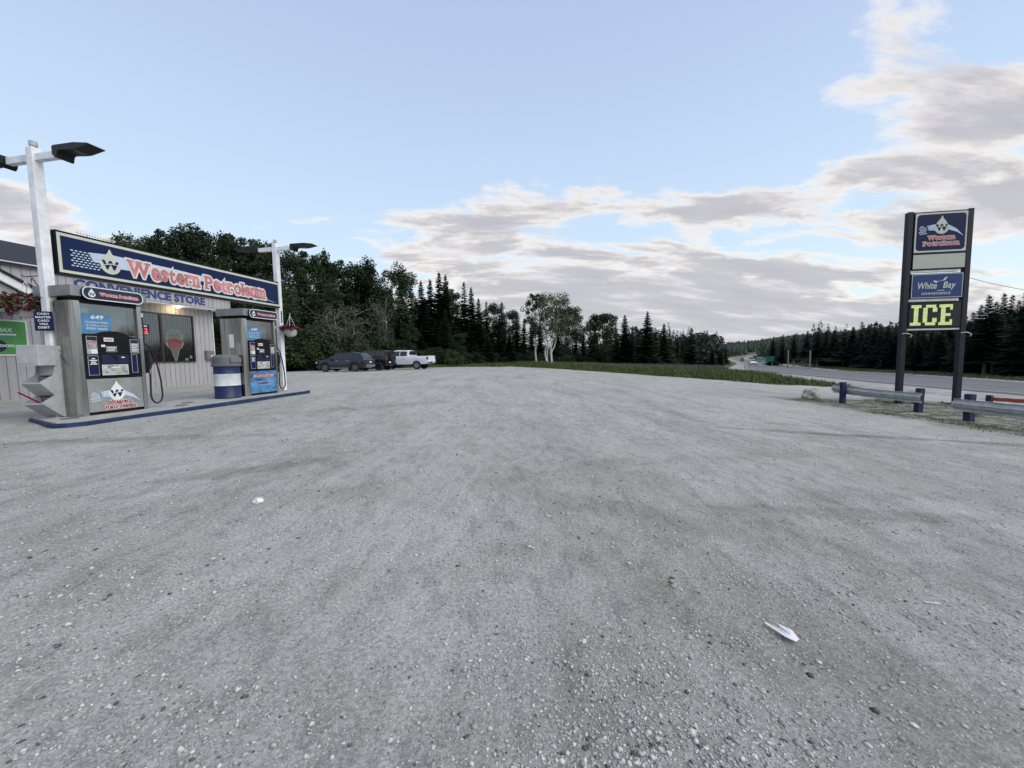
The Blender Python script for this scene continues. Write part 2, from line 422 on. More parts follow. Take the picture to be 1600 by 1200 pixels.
def leaf_mat(name, dark, light, rough=.65, ns=.9):
    M = bpy.data.materials.new(name); M.use_nodes = True; q = NT(M.node_tree)
    p = M.node_tree.nodes['Principled BSDF']
    oi = q.new('ShaderNodeObjectInfo'); g = q.new('ShaderNodeNewGeometry')
    n = q.noise(g.outputs['Position'], ns, 3, .6); n2 = q.noise(g.outputs['Position'], 9, 2, .6)
    f = q.math('ADD', q.math('MULTIPLY', n, .7), q.math('MULTIPLY', n2, .5))
    f = q.math('ADD', f, q.math('MULTIPLY', q.math('SUBTRACT', oi.outputs['Random'], .5), .35))
    q.inp(p.inputs['Base Color'], q.mix(q.smooth(f, .35, .85), dark, light))
    p.inputs['Roughness'].default_value = rough; p.inputs['Specular IOR Level'].default_value = .25
    return M
m_leaf = leaf_mat('leaf_deciduous', (.008, .019, .008), (.036, .066, .024))
m_leafb = leaf_mat('leaf_birch', (.022, .04, .017), (.08, .115, .048))
m_needle = leaf_mat('needle_spruce', (.006, .014, .009), (.028, .050, .028))
m_bush = leaf_mat('leaf_shrub', (.008, .018, .007), (.038, .066, .021))
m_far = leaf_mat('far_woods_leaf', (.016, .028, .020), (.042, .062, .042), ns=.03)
m_grass = leaf_mat('grass_blade', (.022, .048, .012), (.085, .135, .035), ns=.5)
m_grass2 = leaf_mat('grass_dry', (.05, .06, .026), (.14, .145, .07), ns=.8)
m_fire = leaf_mat('fireweed_tops', (.065, .042, .05), (.15, .105, .115), ns=.5)
m_basketleaf = leaf_mat('basket_leaf', (.02, .03, .01), (.05, .07, .02), ns=6)

# siding: vertical grooves along local x
def siding(name, col):
    M = bpy.data.materials.new(name); M.use_nodes = True; q = NT(M.node_tree); p = M.node_tree.nodes['Principled BSDF']
    o = q.new('ShaderNodeTexCoord').outputs['Object']; x, y, z = q.sep(o)
    fr = q.math('FRACT', q.math('MULTIPLY', x, 1 / .185))
    g = q.math('LESS_THAN', q.math('ABSOLUTE', q.math('SUBTRACT', fr, .5)), .04)
    b0 = q.noise(q.comb(q.math('FLOOR', q.math('MULTIPLY', x, 1 / .185)), 0., 0.), 3.7, 1)
    n = q.noise(q.map(o, sc=(1, 1, .25)), 5, 6, .65)
    c = q.mix(q.smooth(q.math('ADD', q.math('MULTIPLY', n, .7), q.math('MULTIPLY', b0, .3)), .3, .7), tuple(a * .86 for a in col), tuple(a * 1.1 for a in col))
    c = q.mix(g, c, tuple(a * .28 for a in col)); q.inp(p.inputs['Base Color'], c); p.inputs['Roughness'].default_value = .6
    b = q.new('ShaderNodeBump'); b.inputs['Strength'].default_value = .6; b.inputs['Distance'].default_value = .012
    q.inp(b.inputs['Height'], q.math('SUBTRACT', 1., g)); q.link(b.outputs[0], p.inputs['Normal'])
    return M
m_siding = siding('metal_siding', (.35, .345, .362))

def ground_mat():
    M = bpy.data.materials.new('gravel_and_soil'); M.use_nodes = True; q = NT(M.node_tree); p = M.node_tree.nodes['Principled BSDF']
    P = q.new('ShaderNodeNewGeometry').outputs['Position']; x, y, z = q.sep(P)
    Q = q.comb(x, y, 0.)
    # --- gravel colour
    def streak(ang, sx, sy, sc, det=5, loc=0):
        return q.noise(q.map(Q, loc=(loc, loc * .7, 0), rot=(0, 0, R(ang)), sc=(sx, sy, 1)), sc, det, .6, .6)
    s1 = streak(8, 1, .16, 1.3); s2 = streak(-38, 1, .2, .9, loc=5); s3 = streak(28, 1, .13, 1.6, loc=9)
    big = q.noise(Q, .22, 4, .55, .8); mid = q.noise(Q, 1.7, 6, .65, .4)
    fine = q.noise(Q, 42, 6, .75); fine2 = q.noise(Q, 150, 3, .7)
    v = q.math('ADD', q.math('MULTIPLY', s1, .30), q.math('MULTIPLY', s2, .16))
    v = q.math('ADD', v, q.math('MULTIPLY', s3, .20)); v = q.math('ADD', v, q.math('MULTIPLY', big, .24)); v = q.math('ADD', v, q.math('MULTIPLY', mid, .20))
    c = q.ramp(v, [(.38, (.235, .222, .195)), (.45, (.31, .303, .275)), (.52, (.375, .376, .348)), (.59, (.42, .424, .395)), (.68, (.455, .458, .43))])
    # brownish dusty drifts
    br = q.smooth(q.noise(q.map(Q, loc=(11, 3, 0), sc=(1, .45, 1)), .55, 5, .6, 1.), .5, .68)
    c = q.mix(q.math('MULTIPLY', br, .36), c, (.30, .265, .23))
    wob = q.math('MULTIPLY', q.math('SUBTRACT', q.noise(Q, .35, 3, .5), .5), 1.6)
    for (cx, cy, rad, am) in [(38, 22, 40.2, .5), (38, 22, 41.9, .5), (-30, 14, 34.6, .45), (-30, 14, 36.4, .45), (14, -30, 35.5, .5), (14, -30, 37.2, .5), (60, 40, 68.5, .4), (60, 40, 70.2, .4), (-20, -26, 33.4, .4), (-20, -26, 35.1, .4), (-6, 44, 38.6, .35), (-6, 44, 36.9, .35)]:
        dv = q.vmath('SUBTRACT', Q, (cx, cy, 0)); ln = q.new('ShaderNodeVectorMath', operation='LENGTH'); q.inp(ln.inputs[0], dv)
        dd = q.math('ABSOLUTE', q.math('ADD', q.math('SUBTRACT', ln.outputs['Value'], rad), wob))
        k_ = q.math('MULTIPLY', q.smooth(dd, .32, .08, 0, am), q.smooth(mid, .38, .62))
        c = q.mix(k_, c, q.mix(1., c, (.74, .71, .67), 'MULTIPLY'))
    # loose dark gravelly patches
    gp = q.smooth(q.noise(q.map(Q, loc=(2.2, 8, 0), rot=(0, 0, R(50)), sc=(1, .5, 1)), .8, 7, .7, .8), .53, .66)
    vc = q.voro(Q, 62, 'Color'); vr, vg, vb = q.sep(vc); vd = q.voro(Q, 62)
    vc2 = q.voro(Q, 150, 'Color'); wr, wg, wb = q.sep(vc2); vd2 = q.voro(Q, 150)
    md2 = q.noise(q.map(Q, rot=(0, 0, R(20)), sc=(1, .45, 1)), 7, 8, .75, .5)
    c = q.mix(1., c, q.ramp(md2, [(.36, .74), (.5, 1.), (.66, 1.12)]), 'MULTIPLY')
    st = q.math('GREATER_THAN', vr, .80)                         # sparse larger stones
    st = q.math('MULTIPLY', st, q.math('LESS_THAN', vd, .38))
    tone = q.mix(vg, (.20, .20, .195), (.58, .59, .58))
    c = q.mix(q.smooth(fine, .34, .70), q.mix(1., c, (.72, .72, .72), 'MULTIPLY'), q.mix(1., c, (1.18, 1.18, 1.18), 'MULTIPLY'))
    c = q.mix(.55, c, q.mix(1., c, q.ramp(wr, [(0, .58), (.5, 1.), (1, 1.4)]), 'MULTIPLY'))
    c = q.mix(q.math('MULTIPLY', gp, .55), c, q.mix(1., c, q.ramp(wg, [(0, .35), (.6, .75), (1, 1.3)]), 'MULTIPLY'))
    c = q.mix(q.math('MULTIPLY', st, .85), c, tone)
    # lasting damp / worn streaks (world positions, their own shape)
    nz = q.math('MULTIPLY', q.math('SUBTRACT', q.noise(Q, 1.4, 7, .7), .5), 2.2)
    for (cx, cy, ra, rb, ang, am) in [(5.9, 7.9, 1.3, .16, -12, .6), (7.6, 7.55, 1.6, .17, -8, .6), (9.6, 7.2, .9, .2, -6, .7), (6.6, 8.8, .9, .12, -15, .35),
                                      (-2.9, 4.4, .9, .16, 42, .5), (1.0, 3.5, 1.1, .22, -25, .35), (3.3, 3.6, 1.2, .14, -4, .4),
                                      (-5.3, 5.5, 1.6, .16, 22, .45), (-7.5, 4.6, 2., .3, 18, .4), (-9.8, 7.6, 2.6, .7, 40, .45), (-3.5, 9.5, 2.2, .25, 48, .3)]:
        a = q.vmath('SUBTRACT', Q, (cx, cy, 0)); a = q.map(a, rot=(0, 0, R(-ang))); ax, ay_, az = q.sep(a)
        dd = q.math('ADD', q.math('POWER', q.math('DIVIDE', ax, ra), 2), q.math('POWER', q.math('DIVIDE', ay_, rb), 2))
        k_ = q.smooth(q.math('ADD', dd, nz), 1.9, .2, 0, am)
        c = q.mix(k_, c, q.mix(1., c, (.55, .51, .48), 'MULTIPLY'))
    # --- masks
    xn = q.math('DIVIDE', q.math('ADD', x, 40.), 80.)
    fe = q.math('MULTIPLY', q.ramp(xn, [((a + 40) / 80, b / 60) for a, b in zip(LOTX, LOTY)]), 60.)
    e = q.math('SUBTRACT', y, fe)
    e = q.math('ADD', e, q.math('MULTIPLY', q.math('SUBTRACT', q.noise(Q, .6, 6, .65), .5), 3.2))
    gm = q.smooth(e, -.25, .3)
    soil = q.mix(q.noise(Q, 1.2, 6, .7), (.045, .06, .022), (.10, .115, .05))
    # gravel turnout fades pale near highway
    c = q.mix(q.math('MULTIPLY', q.smooth(x, 13, 18), .45), c, (.44, .43, .41))
    c = q.mix(gm, c, soil)
    # beyond the highway: rough verge
    fv = q.math('MULTIPLY', q.smooth(x, 31, 32.5), q.math('LESS_THAN', y, 30.))
    c = q.mix(fv, c, q.mix(q.noise(Q, .8, 5, .7), (.06, .07, .03), (.17, .155, .10)))
    # grassy dirt patch round the guard rails
    ex = q.math('MULTIPLY', q.smooth(q.math('ADD', x, q.math('MULTIPLY', q.math('SUBTRACT', q.noise(Q, 1.1, 6, .7), .5), 2.2)), 10.5, 11.5), q.smooth(x, 17.2, 15.8))
    ex = q.math('MULTIPLY', ex, q.smooth(q.math('ADD', y, q.math('MULTIPLY', q.math('SUBTRACT', q.noise(Q, .9, 6, .7), .5), 3.5)), 16.6, 15.2))
    pm = q.smooth(q.noise(Q, 2.6, 7, .75), .58, .46)
    c = q.mix(q.math('MULTIPLY', ex, q.math('ADD', .35, q.math('MULTIPLY', pm, .6))), c, q.mix(q.noise(Q, 4, 5, .7), (.05, .06, .025), (.15, .135, .09)))
    q.inp(p.inputs['Base Color'], c); p.inputs['Roughness'].default_value = .92; p.inputs['Specular IOR Level'].default_value = .2
    h = q.math('ADD', q.math('MULTIPLY', fine, .9), q.math('MULTIPLY', fine2, .35))
    h = q.math('SUBTRACT', h, q.math('MULTIPLY', q.math('MULTIPLY', st, vd), 1.0))
    h = q.math('ADD', h, q.math('MULTIPLY', st, .55)); h = q.math('ADD', h, q.math('MULTIPLY', mid, 2.2)); h = q.math('ADD', h, q.math('MULTIPLY', s1, .9))
    b = q.new('ShaderNodeBump'); b.inputs['Strength'].default_value = .9; b.inputs['Distance'].default_value = .016
    q.inp(b.inputs['Height'], h); q.link(b.outputs[0], p.inputs['Normal'])
    return M
m_ground = ground_mat()

# ------------------------------------------------------------------ ground sheet (polar grid round the lot)
def build_ground():
    na = 300; rad = np.concatenate([np.linspace(.4, 12, 50), np.geomspace(12.4, 2200, 150)])
    ang = np.linspace(0, 2 * PI, na, endpoint=False)
    rr_, aa = np.meshgrid(rad, ang, indexing='ij'); X = rr_ * np.sin(aa); Y = rr_ * np.cos(aa); ZZ = Z(X, Y)
    near = rr_ < 14
    nz = np.array([noise.noise(Vector((a * .5, b * .5, 3))) * .02 + noise.noise(Vector((a * 1.7, b * 1.7, 9))) * .009 for a, b in zip(X.ravel(), Y.ravel())]).reshape(X.shape)
    ZZ = ZZ + np.where(rr_ < 40, nz, 0)
    v = np.stack([X.ravel(), Y.ravel(), ZZ.ravel()], 1); v = np.vstack([v, [[0, 0, Zf(0, 0)]]]); cidx = len(v) - 1
    i, j = np.meshgrid(np.arange(len(rad) - 1), np.arange(na), indexing='ij'); j2 = (j + 1) % na
    a = i * na + j; b = i * na + j2; c_ = (i + 1) * na + j2; d_ = (i + 1) * na + j
    f = np.concatenate([np.stack([a, c_, b], -1).reshape(-1, 3), np.stack([a, d_, c_], -1).reshape(-1, 3)])
    f2 = np.array([[cidx, q, (q + 1) % na] for q in range(na)])
    me = npmesh('ground', v, np.vstack([f, f2]), [m_ground])
    bm = bmesh.new(); bm.from_mesh(me); bmesh.ops.recalc_face_normals(bm, faces=bm.faces)
    bm.faces.ensure_lookup_table()
    if bm.faces[0].normal.z < 0: bmesh.ops.reverse_faces(bm, faces=bm.faces)
    for fc in bm.faces: fc.smooth = True
    bm.to_mesh(me); bm.free()
    return tag(link_obj('ground', me), kind='structure')
build_ground()

# ------------------------------------------------------------------ highway
def ribbon(off0, off1, lift, name, mt, i0=0, i1=None, dash=None, parent=None, edge=0):
    P = RC[i0:i1]; T = np.gradient(P, axis=0); T /= np.linalg.norm(T, axis=1)[:, None]; Nn = np.stack([T[:, 1], -T[:, 0]], 1)
    v = []; f = []
    ncol = max(2, int(abs(off1 - off0) / 1.2) + 1)
    for p, n_ in zip(P, Nn):
        offs = list(np.linspace(off0, off1, ncol))
        if edge: offs = [off0 - edge] + offs + [off1 + edge]
        for io, o in enumerate(offs):
            q = p + n_ * o; v.append((q[0], q[1], Zf(*q) + (-.12 if edge and io in (0, len(offs) - 1) else lift)))
    if edge: ncol += 2
    for i in range(len(P) - 1):
        if dash and (i // dash) % 2: continue
        for j in range(ncol - 1):
            a = i * ncol + j; f.append((a, a + 1, a + ncol + 1, a + ncol))
    me = bpy.data.meshes.new(name); me.from_pydata(v, [], f); me.materials.append(mt); me.update()
    return link_obj(name, me, parent)
RC = spline(ROADC, 24)
m_asph = mat('asphalt', (.125, .125, .132), .72, var=.14, vs=1.2, bump=.3, bs=60, spec=.5, sc=(1, 1, 1))
m_shoul = mat('shoulder_gravel', (.30, .29, .27), .9, var=.25, vs=1.5, bump=.4, bs=40)
m_line = mat('line_white', (.42, .42, .42), .7, var=.2, vs=2)
m_yline = mat('line_yellow', (.38, .30, .08), .7, var=.2, vs=2)
tag(ribbon(-6.2, 6.4, .08, 'highway_shoulder', m_shoul, edge=1.0), kind='structure')
tag(ribbon(-4.0, 4.2, .13, 'highway', m_asph, edge=.6), kind='structure')
tag(ribbon(-3.75, -3.63, .15, 'edge_line', m_line), kind='structure')
tag(ribbon(3.75, 3.87, .15, 'edge_line', m_line), kind='structure')
tag(ribbon(-.12, .0, .15, 'centre_line', m_yline), kind='structure')

# ------------------------------------------------------------------ logo pieces (x,z plane facing -y)
def western_logo(mb, cx, cz, h, y, m_drop, m_w, m_sw, tail=1.0, wing=True):
    """drop emblem of height h centred at cx,cz with W and checkered comet tail"""
    r = h * .35; bz = cz - h * .5 + r
    # tail band
    T = tail
    if wing:
        mb.poly([(cx - h * .72, bz + h * .13), (cx - h * .3, bz + h * .20), (cx + h * .3, bz + h * .16), (cx + h * .72, bz - h * .10), (cx + h * 1.08, bz - h * .52),
                 (cx + h * .72, bz - h * .27), (cx + h * .35, bz - h * .13), (cx - h * .2, bz - h * .15), (cx - h * .62, bz - h * .12)], y, m_sw)
        for i in range(4):
            for j in range(3):
                xx = cx - h * (.68 - .10 * i); z_ = bz + h * (.08 - .085 * j) + (i % 2) * h * .04; w = h * (.030 - .004 * i)
                mb.poly([(xx - w, z_ - w * .5), (xx + w, z_ - w * .3), (xx + w, z_ + w * .6), (xx - w, z_ + w * .4)], y - .001, m_w)
    for r_ in range(5 if wing else 0):
        for c_ in range(8):
            if c_ < 2 and r_ in (0, ): continue
            dx = cx - h * (.74 + .085 * c_ * 1.25 * T) - (r_ % 2) * h * .05; dz = bz + h * (.12 - .10 * r_) - h * .012 * c_
            if dx < cx - h * (.74 + .42 * T): continue
            w = h * (.05 if c_ < 5 else .04); hh = h * .032
            mb.poly([(dx + w * math.cos(a), dz + hh * math.sin(a) + .25 * w * math.cos(a)) for a in [PI / 3 * q for q in range(6)]], y - .0005, m_sw)
    P = [(cx + r * math.cos(R(158 + 224 * i / 18)), bz + r * math.sin(R(158 + 224 * i / 18))) for i in range(19)]
    P += [(cx + r * .58, bz + r * .95), (cx + r * .22, bz + r * 1.42), (cx + r * .04, cz + h * .5), (cx - r * .04, cz + h * .5), (cx - r * .22, bz + r * 1.42), (cx - r * .58, bz + r * .95)]
    mb.poly(P, y - .002, m_drop)
    mb.text('W', cx - r * .86, bz - r * .5, r * 1.72, r * 1.05, y - .004, m_w, .05)
    up = []; lo = []
    for i in range(9):
        t = i / 8; x = cx - r * 1.0 + t * r * 2.0; zc = bz - r * .22 + r * .42 * math.sin(PI * t * .8)
        th = r * .045 * math.sin(PI * (.1 + .8 * t)) + r * .012; up.append((x, zc + th)); lo.append((x, zc - th))
    mb.poly(up + lo[::-1], y - .006, m_drop)

def western_words(mb, x0, z0, w, h, y, st='Western Petroleum', m_fill=None, m_edge=None, grow=.075):
    mb.text(st, x0, z0, w, h, y, m_edge or m_off, .035, slab=True, grow=grow, ref=1)
    mb.text(st, x0, z0, w, h, y - .003, m_fill or m_redp, .035, slab=True, ref=1)

# ------------------------------------------------------------------ island, posts, banner
O_ = Vector((-8.05, 6.8)); ANG = math.atan2(.983, .183); IZ = .485
A_ = Vector((math.cos(ANG), math.sin(ANG))); B_ = Vector((A_.y, -A_.x))
def sb(s, b): q = O_ + A_ * s + B_ * b; return q.x, q.y
isl = empty('pump_island', (O_.x, O_.y, 0), ANG, 'long raised concrete pump island with a blue painted kerb', 'pump island')
outline = [(-.08, -.55), (-.22, -.35), (-.58, .72), (-.60, .88), (-.52, 1.02), (-.32, 1.12), (5.2, .86), (5.36, .80), (5.44, .65), (5.44, -.42), (5.3, -.55)]
outl = [(a, -b) for a, b in outline]
def grow(P, g):
    c = (sum(p[0] for p in P) / len(P), sum(p[1] for p in P) / len(P)); o = []
    n = len(P)
    for i in range(n):
        a = Vector(P[i - 1]); b = Vector(P[i]); c2 = Vector(P[(i + 1) % n])
        n1_ = Vector(((b - a).y, -(b - a).x)).normalized(); n2_ = Vector(((c2 - b).y, -(c2 - b).x)).normalized()
        nn = (n1_ + n2_).normalized()
        if nn.dot(b - Vector(c)) < 0: nn = -nn
        o.append(tuple(b + nn * g))
    return o
q = MB(); q.prism(grow(outl, -.05), .05, IZ, m_conc, 'z'); q.build('concrete_slab', isl)
q = MB(); q.prism(outl, .04, IZ - .018, m_kerb, 'z'); q.build('kerb', isl)

for i_, (a_, b_) in enumerate([(-.2, -.55), (2.0, -.3), (1.55, -.7)]):
    q = MB(); q.lathe([(.11, IZ + .001), (.11, IZ + .012), (.09, IZ + .016)], m_lid, 18, c=(a_, b_, 0)); q.build('hatch_cover', isl)
def lamp_post(s, top, label):
    X, Y = sb(s, 0); t = empty('lamp_post', (X, Y, IZ), ANG, label, 'lamp post', 'white twin-headed lamp posts holding the banner')
    H = top - IZ; q = MB()
    q.box(-.07, .07, -.07, .07, .012, H, m_white, .008); q.build('pole', t)
    q = MB(); q.box(-.15, .15, -.15, .15, .001, .014, m_galv)
    for a in (-.11, .11):
        for b in (-.11, .11): q.lathe([(.014, .014), (.014, .045)], m_galv, 6, c=(a, b, 0))
    q.build('base_plate', t)
    q = MB(); q.box(-.045, .045, -.60, .58, H - .22, H - .11, m_white, .006); q.build('cross_arm', t)
    q = MB(); q.lathe([(.03, H), (.032, H + .03)], m_galv, 10); q.lathe([(.05, H + .03), (.055, H + .05), (.05, H + .11), (.02, H + .12)], m_bin, 12); q.build('photocell', t)
    for sgn in (-1, 1):
        q = MB()
        f = (lambda u: (u, 0)); pr = [(.0, -.11), (.05, -.165), (.085, -.16), (.11, -.07), (.16, -.055), (.36, -.075), (.48, -.078), (.78, -.03), (.75, -.012), (.46, .028), (.03, .03), (0, .01)]
        base = .58 if sgn < 0 else .60
        pts = [(sgn * -1 * -(base + u) if False else sgn * (base + u), H - .10 + w) for u, w in pr]
        q.prism(pts, -.115, .115, m_fix, 'x')
        hd = q.build('lamp_head', t)
        g = MB(); g.prism([(sgn * (base + .40), H - .182), (sgn * (base + .60), H - .152), (sgn * (base + .60), H - .145), (sgn * (base + .40), H - .172)], -.08, .08, m_bin_dark, 'x'); g.build('lens', hd)
    return t
p1 = lamp_post(0, 5.07, 'nearer white lamp post, carrying the squeegee bins and the small blue card sign')
p2 = lamp_post(5.2, 4.93, 'farther white lamp post, at the far end of the pump island')
q = MB(); q.box(-.04, .04, .07, .13, .95, 1.25, m_white, .005); q.build('junction_box', p2)
# banner
bn = empty('banner_sign', (O_.x, O_.y, 3.0), ANG, 'long blue sign reading Western Petroleum, fixed between the two lamp posts', 'sign')
FY = -.13
q = MB(); q.box(.10, 5.13, FY + .02, .10, 0, .76, m_black, .006); q.build('cabinet', bn)
q = MB(); q.rect(.115, 5.115, .035, .725, FY + .016, m_cream)
q.rect(.16, 5.07, .085, .675, FY + .012, m_navy); q.build('face', bn)
q = MB()
# light comet band behind the lettering
top = [(.55, .475), (.9, .515), (1.3, .505), (2.0, .50), (2.7, .47), (3.4, .43)]
bot = [(3.4, .40), (2.85, .38), (2.5, .30), (1.9, .275), (1.2, .275), (.95, .27), (.6, .33)]
q.poly(top + bot, FY + .010, m_pale)
western_logo(q, .87, .375, .47, FY + .008, m_cream, m_navy, m_pale, 1.0, False)
for i in range(7):
    for j in range(7):
        xx = .30 + i * .062 + (j % 2) * .03; z_ = .455 - j * .045
        if i < 3 and j > 4 and False: continue
        q.poly([(xx + .024 * math.cos(a), z_ + .012 * math.sin(a)) for a in [PI / 4 * r for r in range(8)]], FY + .006, m_pale)
q.poly([(4.55, .20), (4.95, .125), (4.97, .12), (4.6, .17)], FY + .008, m_pale)
q.build('emblem', bn)
q = MB(); western_words(q, 1.14, .165, 1.52, .335, FY + .006, 'Western', m_red); western_words(q, 2.74, .165, 1.86, .335, FY + .006, 'Petroleum', m_red); q.build('lettering', bn)

# blue card sign on the near post
cs = empty('card_sign', (*sb(-.02, 0.), 1.99), ANG, 'small blue sign listing cards taken, on the near lamp post', 'sign')
cs.rotation_euler.z = ANG - R(60)
q = MB(); q.box(-.12, .12, -.125, -.12, 0, .33, m_navy); q.rect(-.12, .12, 0, .33, -.1265, m_navy); q.build('plate', cs)
q = MB()
for i, (w_, t_) in enumerate([(.15, 'CASH'), (.20, 'MASTER'), (.15, 'CARD'), (.12, 'VISA'), (.15, 'DEBIT')]): q.text(t_, -w_ / 2, .272 - i * .058, w_, .036, -.129, m_txt, .02)
q.build('lettering', cs)

# ------------------------------------------------------------------ squeegee and towel unit on the near post
sq = empty('windshield_service_unit', (*sb(-.12, .06), IZ), ANG + R(16), 'grey towel box with two slanting wash bins on the near lamp post', 'service unit')
q = MB()
q.prism([(.14, .01), (.02, .01), (-.30, .27), (-.31, .29), (-.10, .40), (-.30, .61), (-.31, .635), (-.09, .745), (-.05, .90), (.0, 1.25), (.14, 1.25)], -.15, -.137, m_bin, 'y')
q.prism([(.14, .01), (.02, .01), (-.30, .27), (-.31, .29), (-.10, .40), (-.30, .61), (-.31, .635), (-.09, .745), (-.05, .90), (.0, 1.25), (.14, 1.25)], .137, .15, m_bin, 'y')
q.box(-.03, .10, -.136, .136, .74, 1.24, m_bin)
q.build('side_panels', sq)
for z_ in (.0, .345):
    q = MB(); b0 = .02 + z_ if z_ == 0 else .40
    xb = .02 if z_ == 0 else -.09
    q.prism([(xb, b0 - .005), (-.30, z_ + .27), (-.288, z_ + .285), (xb + .01, b0 + .015)], -.136, .136, m_bin, 'y')      # slanting front
    q.prism([(xb + .012, b0 + .01), (.06, b0 + .01), (.06, z_ + .36), (-.05, z_ + .37)], -.135, .135, m_bin_dark, 'y')       # back, in darker grey for the shade inside the bin
    q.box(-.315, -.298, -.155, .155, z_ + .262, z_ + .285, m_bin)
    q.build('wash_bin', sq)
q = MB(); q.box(-.31, -.03, -.165, .165, .915, 1.255, m_bin, .01); q.box(-.316, -.311, -.135, .135, .95, 1.215, m_bin); q.prism([(-.03, .93), (.05, 1.12), (.05, 1.25), (-.03, 1.25)], -.16, .16, m_bin, 'y'); tb = q.build('towel_box', sq)
q = MB(); q.lathe([(.008, -.176), (.035, -.172), (.035, -.155)], m_bin, 12, 'y', c=(.035, 0, 1.20)); q.build('hinge_knob', tb)
wg = empty('squeegee', (*sb(-.28, .10), IZ + .30), ANG + R(40), 'squeegee with red handle standing in the lower wash bin', 'squeegee')
q = MB(); q.tube([(.08, 0, -.07), (-.36, .10, .19)], .013, mat('handle_red', (.26, .010, .03), .4), 8); q.build('handle', wg)
q = MB(); q.tube([(.08, -.09, -.08), (.08, .09, -.08)], .018, m_rubber, 8); q.build('blade', wg)

# ------------------------------------------------------------------ pumps
m_pglass = bpy.data.materials.new('pump_window_glass'); m_pglass.use_nodes = True
_q = NT(m_pglass.node_tree); _q.n.clear()
_o = _q.new('ShaderNodeOutputMaterial'); _t = _q.new('ShaderNodeBsdfTransparent'); _g = _q.new('ShaderNodeBsdfGlossy'); _m = _q.new('ShaderNodeMixShader')
_t.inputs[0].default_value = (.82, .84, .84, 1); _g.inputs['Roughness'].default_value = .05; _g.inputs[0].default_value = (.8, .8, .8, 1)
_q.inp(_m.inputs[0], .16); _q.link(_t.outputs[0], _m.inputs[1]); _q.link(_g.outputs[0], _m.inputs[2]); _q.link(_m.outputs[0], _o.inputs[0])
m_grey = mat('pump_grey', (.16, .16, .165), .5)
m_adpic = mat('ad_photo', (.30, .32, .33), .4, var=.6, vs=14)
m_adblue = mat('ad_blue_sky', (.06, .17, .33), .35, var=.75, vs=4.2, sc=(.6, 1, 1.2))
m_green2 = mat('sticker_green', (.25, .5, .08), .5)
m_cyan = mat('capsule_navy', (.010, .020, .045), .35, var=.5, vs=3)
